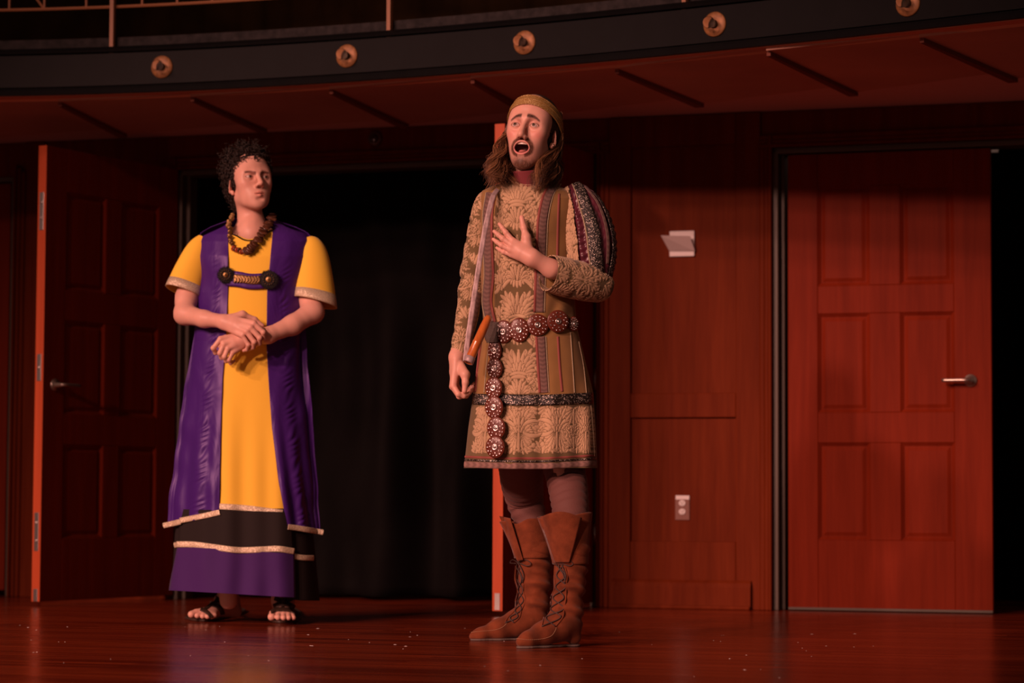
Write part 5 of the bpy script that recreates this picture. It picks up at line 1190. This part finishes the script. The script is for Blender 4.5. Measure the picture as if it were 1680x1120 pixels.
# purple tabard panels over the orange robe
def pk(seed, edge):
    def f(x, y, s):
        P = np.stack([x / 100, y / 100, 0 * x], -1).reshape(-1, 3)
        n = vnoise(P, 9, seed).reshape(x.shape) * .0022 + vnoise(P * [3.2, 1, 1], 5, seed + 1).reshape(x.shape) * .0030
        seam = np.exp(-((s - edge) / .10) ** 2); r = np.random.default_rng(seed)
        pk_ = seam * .0024 * np.sin(y * .5 + 3 * np.sin(y * .11 + seed) + s * 26) * (.4 + .6 * np.sin(y * .07 + seed * 2) ** 2) * sstep(400, 470, y)
        return n + pk_ + .010 * sstep(600, 840, y) * np.sin(s * 9 + seed) ** 2
    return f
tl_ = sheet('tabard_panel', [(372, 372), (385, 340), (393, 324), (420, 324), (480, 328), (540, 324), (620, 309), (700, 298), (800, 284), (866, 277)], [(360, 384), (375, 375), (480, 374.5), (560, 371), (620, 366), (700, 363), (790, 361), (843, 360)], None, .008, M_SAT, man2, 90, 300, pk(3, .62))
tr_ = sheet('tabard_panel', [(360, 448), (385, 447), (480, 438), (560, 437), (620, 440), (700, 446), (790, 457), (867, 470)], [(372, 462), (384, 498), (394, 514), (420, 506), (480, 492), (540, 499), (620, 504), (700, 510), (800, 518), (876, 523)], None, .008, M_SAT, man2, 90, 300, pk(7, .48))
# shoulder yokes carry the satin over the shoulders to the back
V, F, px, py, u, q = L2.mesh(362, 560, 60, 10, 110); k = q < .12; keep = k[F].all(1); ids = np.unique(F[keep]); mp_ = -np.ones(len(V), int); mp_[ids] = np.arange(len(ids)); Vb = V[ids] + (V[ids] - V.mean(0)) * .03
thicken(add('tabard_back', Vb, mp_[F[keep]], M_SAT, man2, True), .003)
cf_([(302, 853.5), (320, 849.5), (340, 845), (360.5, 840)], 9, tl_, .022); cf_([(277, 862), (290, 859), (302, 855.5)], 9, tl_, .022); cf_([(470.5, 864), (485, 866), (505, 870), (521, 873)], 9, tr_, .022)
ribbon('velvet_edge', f2, [(329, 420), (330, 432), (330, 446)], 3, M_VELV, tl_, off=.012); ribbon('velvet_edge', f2, [(497, 424), (493, 440), (491, 456)], 3, M_VELV, tr_, off=.012)
cord('neck_edge', f2, [(376, 383), (388, 387), (400, 393.5), (411, 395), (424, 392), (437, 383), (456, 374)], .0045, M_VELV, orr, off=.004)
# wide short sleeves with gold hems
def wide_sleeve(rows, hemline, parent):
    tb = Tube(Y2, rows, 60, PP2, .95); V, F, u, v = tb.mesh(72, lambda u, v, th: .004 * np.sin(th * 3 + 1) * (v / 100)); nth = 72
    # tilt the open end so that its hem runs along the line in the photograph
    r = V.reshape(60, nth, 3); e0 = r[-1].mean(0); d = (hemline[1] - hemline[0]); d = d / np.linalg.norm(d[[0, 2]])
    for i in range(60):
        f = (i / 59) ** 2; c = tb.P[i]; a = (r[i] - c) @ tb.N[i]; n0 = tb.N[i]; tgt = unit(d * [1, 0, 1]); tgt = tgt if tgt @ n0 > 0 else -tgt
        r[i] += (a[:, None] * (tgt - n0)) * f
    o = thicken(add('wide_sleeve', r.reshape(-1, 3), F, M_ORG, parent, True), .003)
    P = r[-3] + (r[-3] - r[-3].mean(0)) * .02; Q = r[-9] + (r[-9] - r[-9].mean(0)) * .02; R_ = r[-1] + (r[-1] - r[-1].mean(0)) * .02
    thicken(add('gold_trim', np.concatenate([Q, P, R_]), grid_faces(3, nth, True), M_GTRIM, o, True), .003)
wide_sleeve([(338, 394, .0, 15), (326, 412, -.01, 22), (312, 445, -.025, 27), (299, 478, -.04, 29.5)], (s2(271, 470), s2(327, 487)), man2)
wide_sleeve([(500, 396, .0, 16), (510, 414, -.01, 26), (514, 455, -.025, 32), (516, 497, -.04, 36)], (s2(481, 490), s2(551, 506)), man2)
# ---------------------------------------------------------------- brooch and necklace
M_FUR = plain('black_fur', (.010, .008, .008), .9); M_ANT = plain('antique_gold', (.30, .18, .07), .38, .8, bump=(150, .5)); M_SHELL = plain('brown_shell', (.075, .027, .013), .35, noise=(60, .5, 1.8)); M_AMB = plain('amber_bead', (.36, .06, .02), .2)
br = ribbon('brooch_band', f2, [(372, 456), (390, 457.5), (408, 461), (425, 461), (441, 459)], 25, M_SAT, man2, off=.016, n=50, nx=9)
ribbon('braided_gold_band', f2, [(384, 456), (396, 457), (408, 459), (420, 459.5), (430, 458)], 13, M_ANT, br, off=.021, n=60)
for i in range(9):
    x = 386 + i * 4.8
    for sg in (-1, 1): a = spline(np.array([(x - 2.2, 458 + sg * 5.5), (x + 2.4, 458.5 + sg * .6)]), 6); V, F = tube(f2(a[:, 0], a[:, 1], np.full(6, .0235)), .0028, 6); add('braid_leaf', V, F, M_ANT, br, True)
rg = np.random.default_rng(4)
for cx, cy, r in ((371.5, 451, 13.5), (440.5, 458.5, 15.5)):
    c = L2.front(cx, cy, .026); R_ = r / PP2; mb = MB()
    for i in range(420):
        t = rg.uniform(0, 6.28); rr = R_ * rg.uniform(.45, .95); b0 = c + np.array([rr * cos(t), .002, rr * sin(t)]); d = unit(np.array([cos(t), -rg.uniform(.3, 1.4), sin(t)]) + rg.normal(size=3) * .3) * rg.uniform(.006, .011)
        mb.put(*tube([b0, b0 + d * .6, b0 + d + rg.normal(size=3) * .001], np.array([.0011, .0008, .0002]), 3, False))
    V, F = lathe([(R_ * .9, -.012), (R_ * .95, 0), (R_ * .6, .005)], c, (0, -1, 0), 24); mb.put(V, F)
    fu = mb.build('fur_rosette', M_FUR, br); fu['kind'] = 'stuff'
    V, F = lathe([(R_ * .33, .004), (R_ * .33, .007), (R_ * .24, .010), (R_ * .13, .009), (R_ * .08, .012), (.0005, .0145)], c, (0, -1, 0), 24); add('rosette_centre', V, F, M_ANT, br, True)
    for i in range(14):
        t = 2 * pi * i / 14; V, F = lathe([(.0022, 0), (.0018, .002), (.0003, .003)], c + np.array([R_ * .55 * cos(t), -.008, R_ * .55 * sin(t)]), (0, -1, 0), 8); add('gold_bead', V, F, M_ANT, br, True)
nk = man2
a = spline(np.array([(381, 352, .01), (377, 366, -.06), (377, 388, -.105), (383, 404, -.128), (395, 413, -.140), (407, 411, -.140), (418, 400, -.135), (430, 382, -.115), (441, 366, -.08), (448, 352, -.01)]), 44)
nkl = add('necklace', *tube(s2(a[:, 0], a[:, 1], a[:, 2] + .008), .002, 6), M_SHELL, man2, True)
P = s2(a[:, 0], a[:, 1], a[:, 2]); T = unit(np.gradient(P, axis=0))
for i in range(44):
    g = i < 14; rr = (.018 if i > 22 else .010) * rg.uniform(.85, 1.15); ax_ = unit(T[i] * .75 + np.array([0, -1, 0]) * .75 + rg.normal(size=3) * .12)
    V, F = lathe([(rr * .3, -.0010), (rr, -.0008), (rr, .0003), (rr * .7, .0012), (rr * .2, .0015)], P[i] + rg.normal(size=3) * .002, ax_, 14)
    add('shell_disc', V, F, M_ANT if g else (M_AMB if 14 <= i < 22 and i % 2 else M_SHELL), nkl, True)
# ---------------------------------------------------------------- curly hair with a thin dark headband
cap2 = [ell((0, .026, .044), (.083, .102, .088), .01), rc((0, .06, -.01), (0, .060, -.055), .062, .05, .04), half((0, -.034, .0), (0, -1, -.62), .008), corner(-.018, .004)]
V, F = nets(cap2, (-.11, -.12, -.16), (.11, .16, .15), .0035)
M_HAIR2 = attr_mat('dark_curly_hair', .5, .35, 0)
hair2 = add('hair', H2.w(V), F, M_HAIR2, man2, True, {'tint': np.tile(np.array([.014, .008, .006]), (len(V), 1))})
nrm = unit(V - np.array([0, .03, .02])); mV, mF, mC, o = [], [], [], 0
for i in rg.choice(len(V), 1700):
    n_ = nrm[i]
    if V[i][2] < -.05 and rg.random() < .6: continue
    top = .6 + .9 * max(0, n_[2]); L_ = rg.uniform(.014, .028) * top; r_ = rg.uniform(.005, .010); t = np.linspace(0, 1, 22); a_ = unit(np.cross(n_, rg.normal(size=3))); b_ = np.cross(n_, a_); tw = rg.uniform(1.2, 2.4) * 6.28; sg = rg.choice([-1, 1])
    lean = rg.normal(size=3) * .5; Q = V[i] - n_ * .004 + (n_ + lean * t[:, None] * .6) * (L_ * t)[:, None] + r_ * (np.cos(tw * t) * t ** .5)[:, None] * a_ + sg * r_ * (np.sin(tw * t) * t ** .5)[:, None] * b_
    Vv, Ff = tube(H2.w(Q), .0027 * (1 - .6 * t), 4, False); mV.append(Vv); mF.append(np.array(Ff) + o); o += len(Vv); mC.append(np.tile(np.array([.018, .010, .007]) * rg.uniform(.5, 1.7), (len(Vv), 1)))
cu = add('hair_curls', np.concatenate(mV), np.concatenate(mF), M_HAIR2, hair2, True, {'tint': np.concatenate(mC)}); cu['kind'] = 'stuff'
P = []
for t in np.linspace(0, 2 * pi, 100): q = np.array([.0765 * cos(t), .028 + .0985 * sin(t), .040 - .030 * sin(t) * -1 * -1 + .014]) * [1.05, 1.06, 1]; P.append(H2.w(q))
V, F = tube(np.array(P), .0042, 8, False); add('headband', V, F, M_VELV, man2, True)
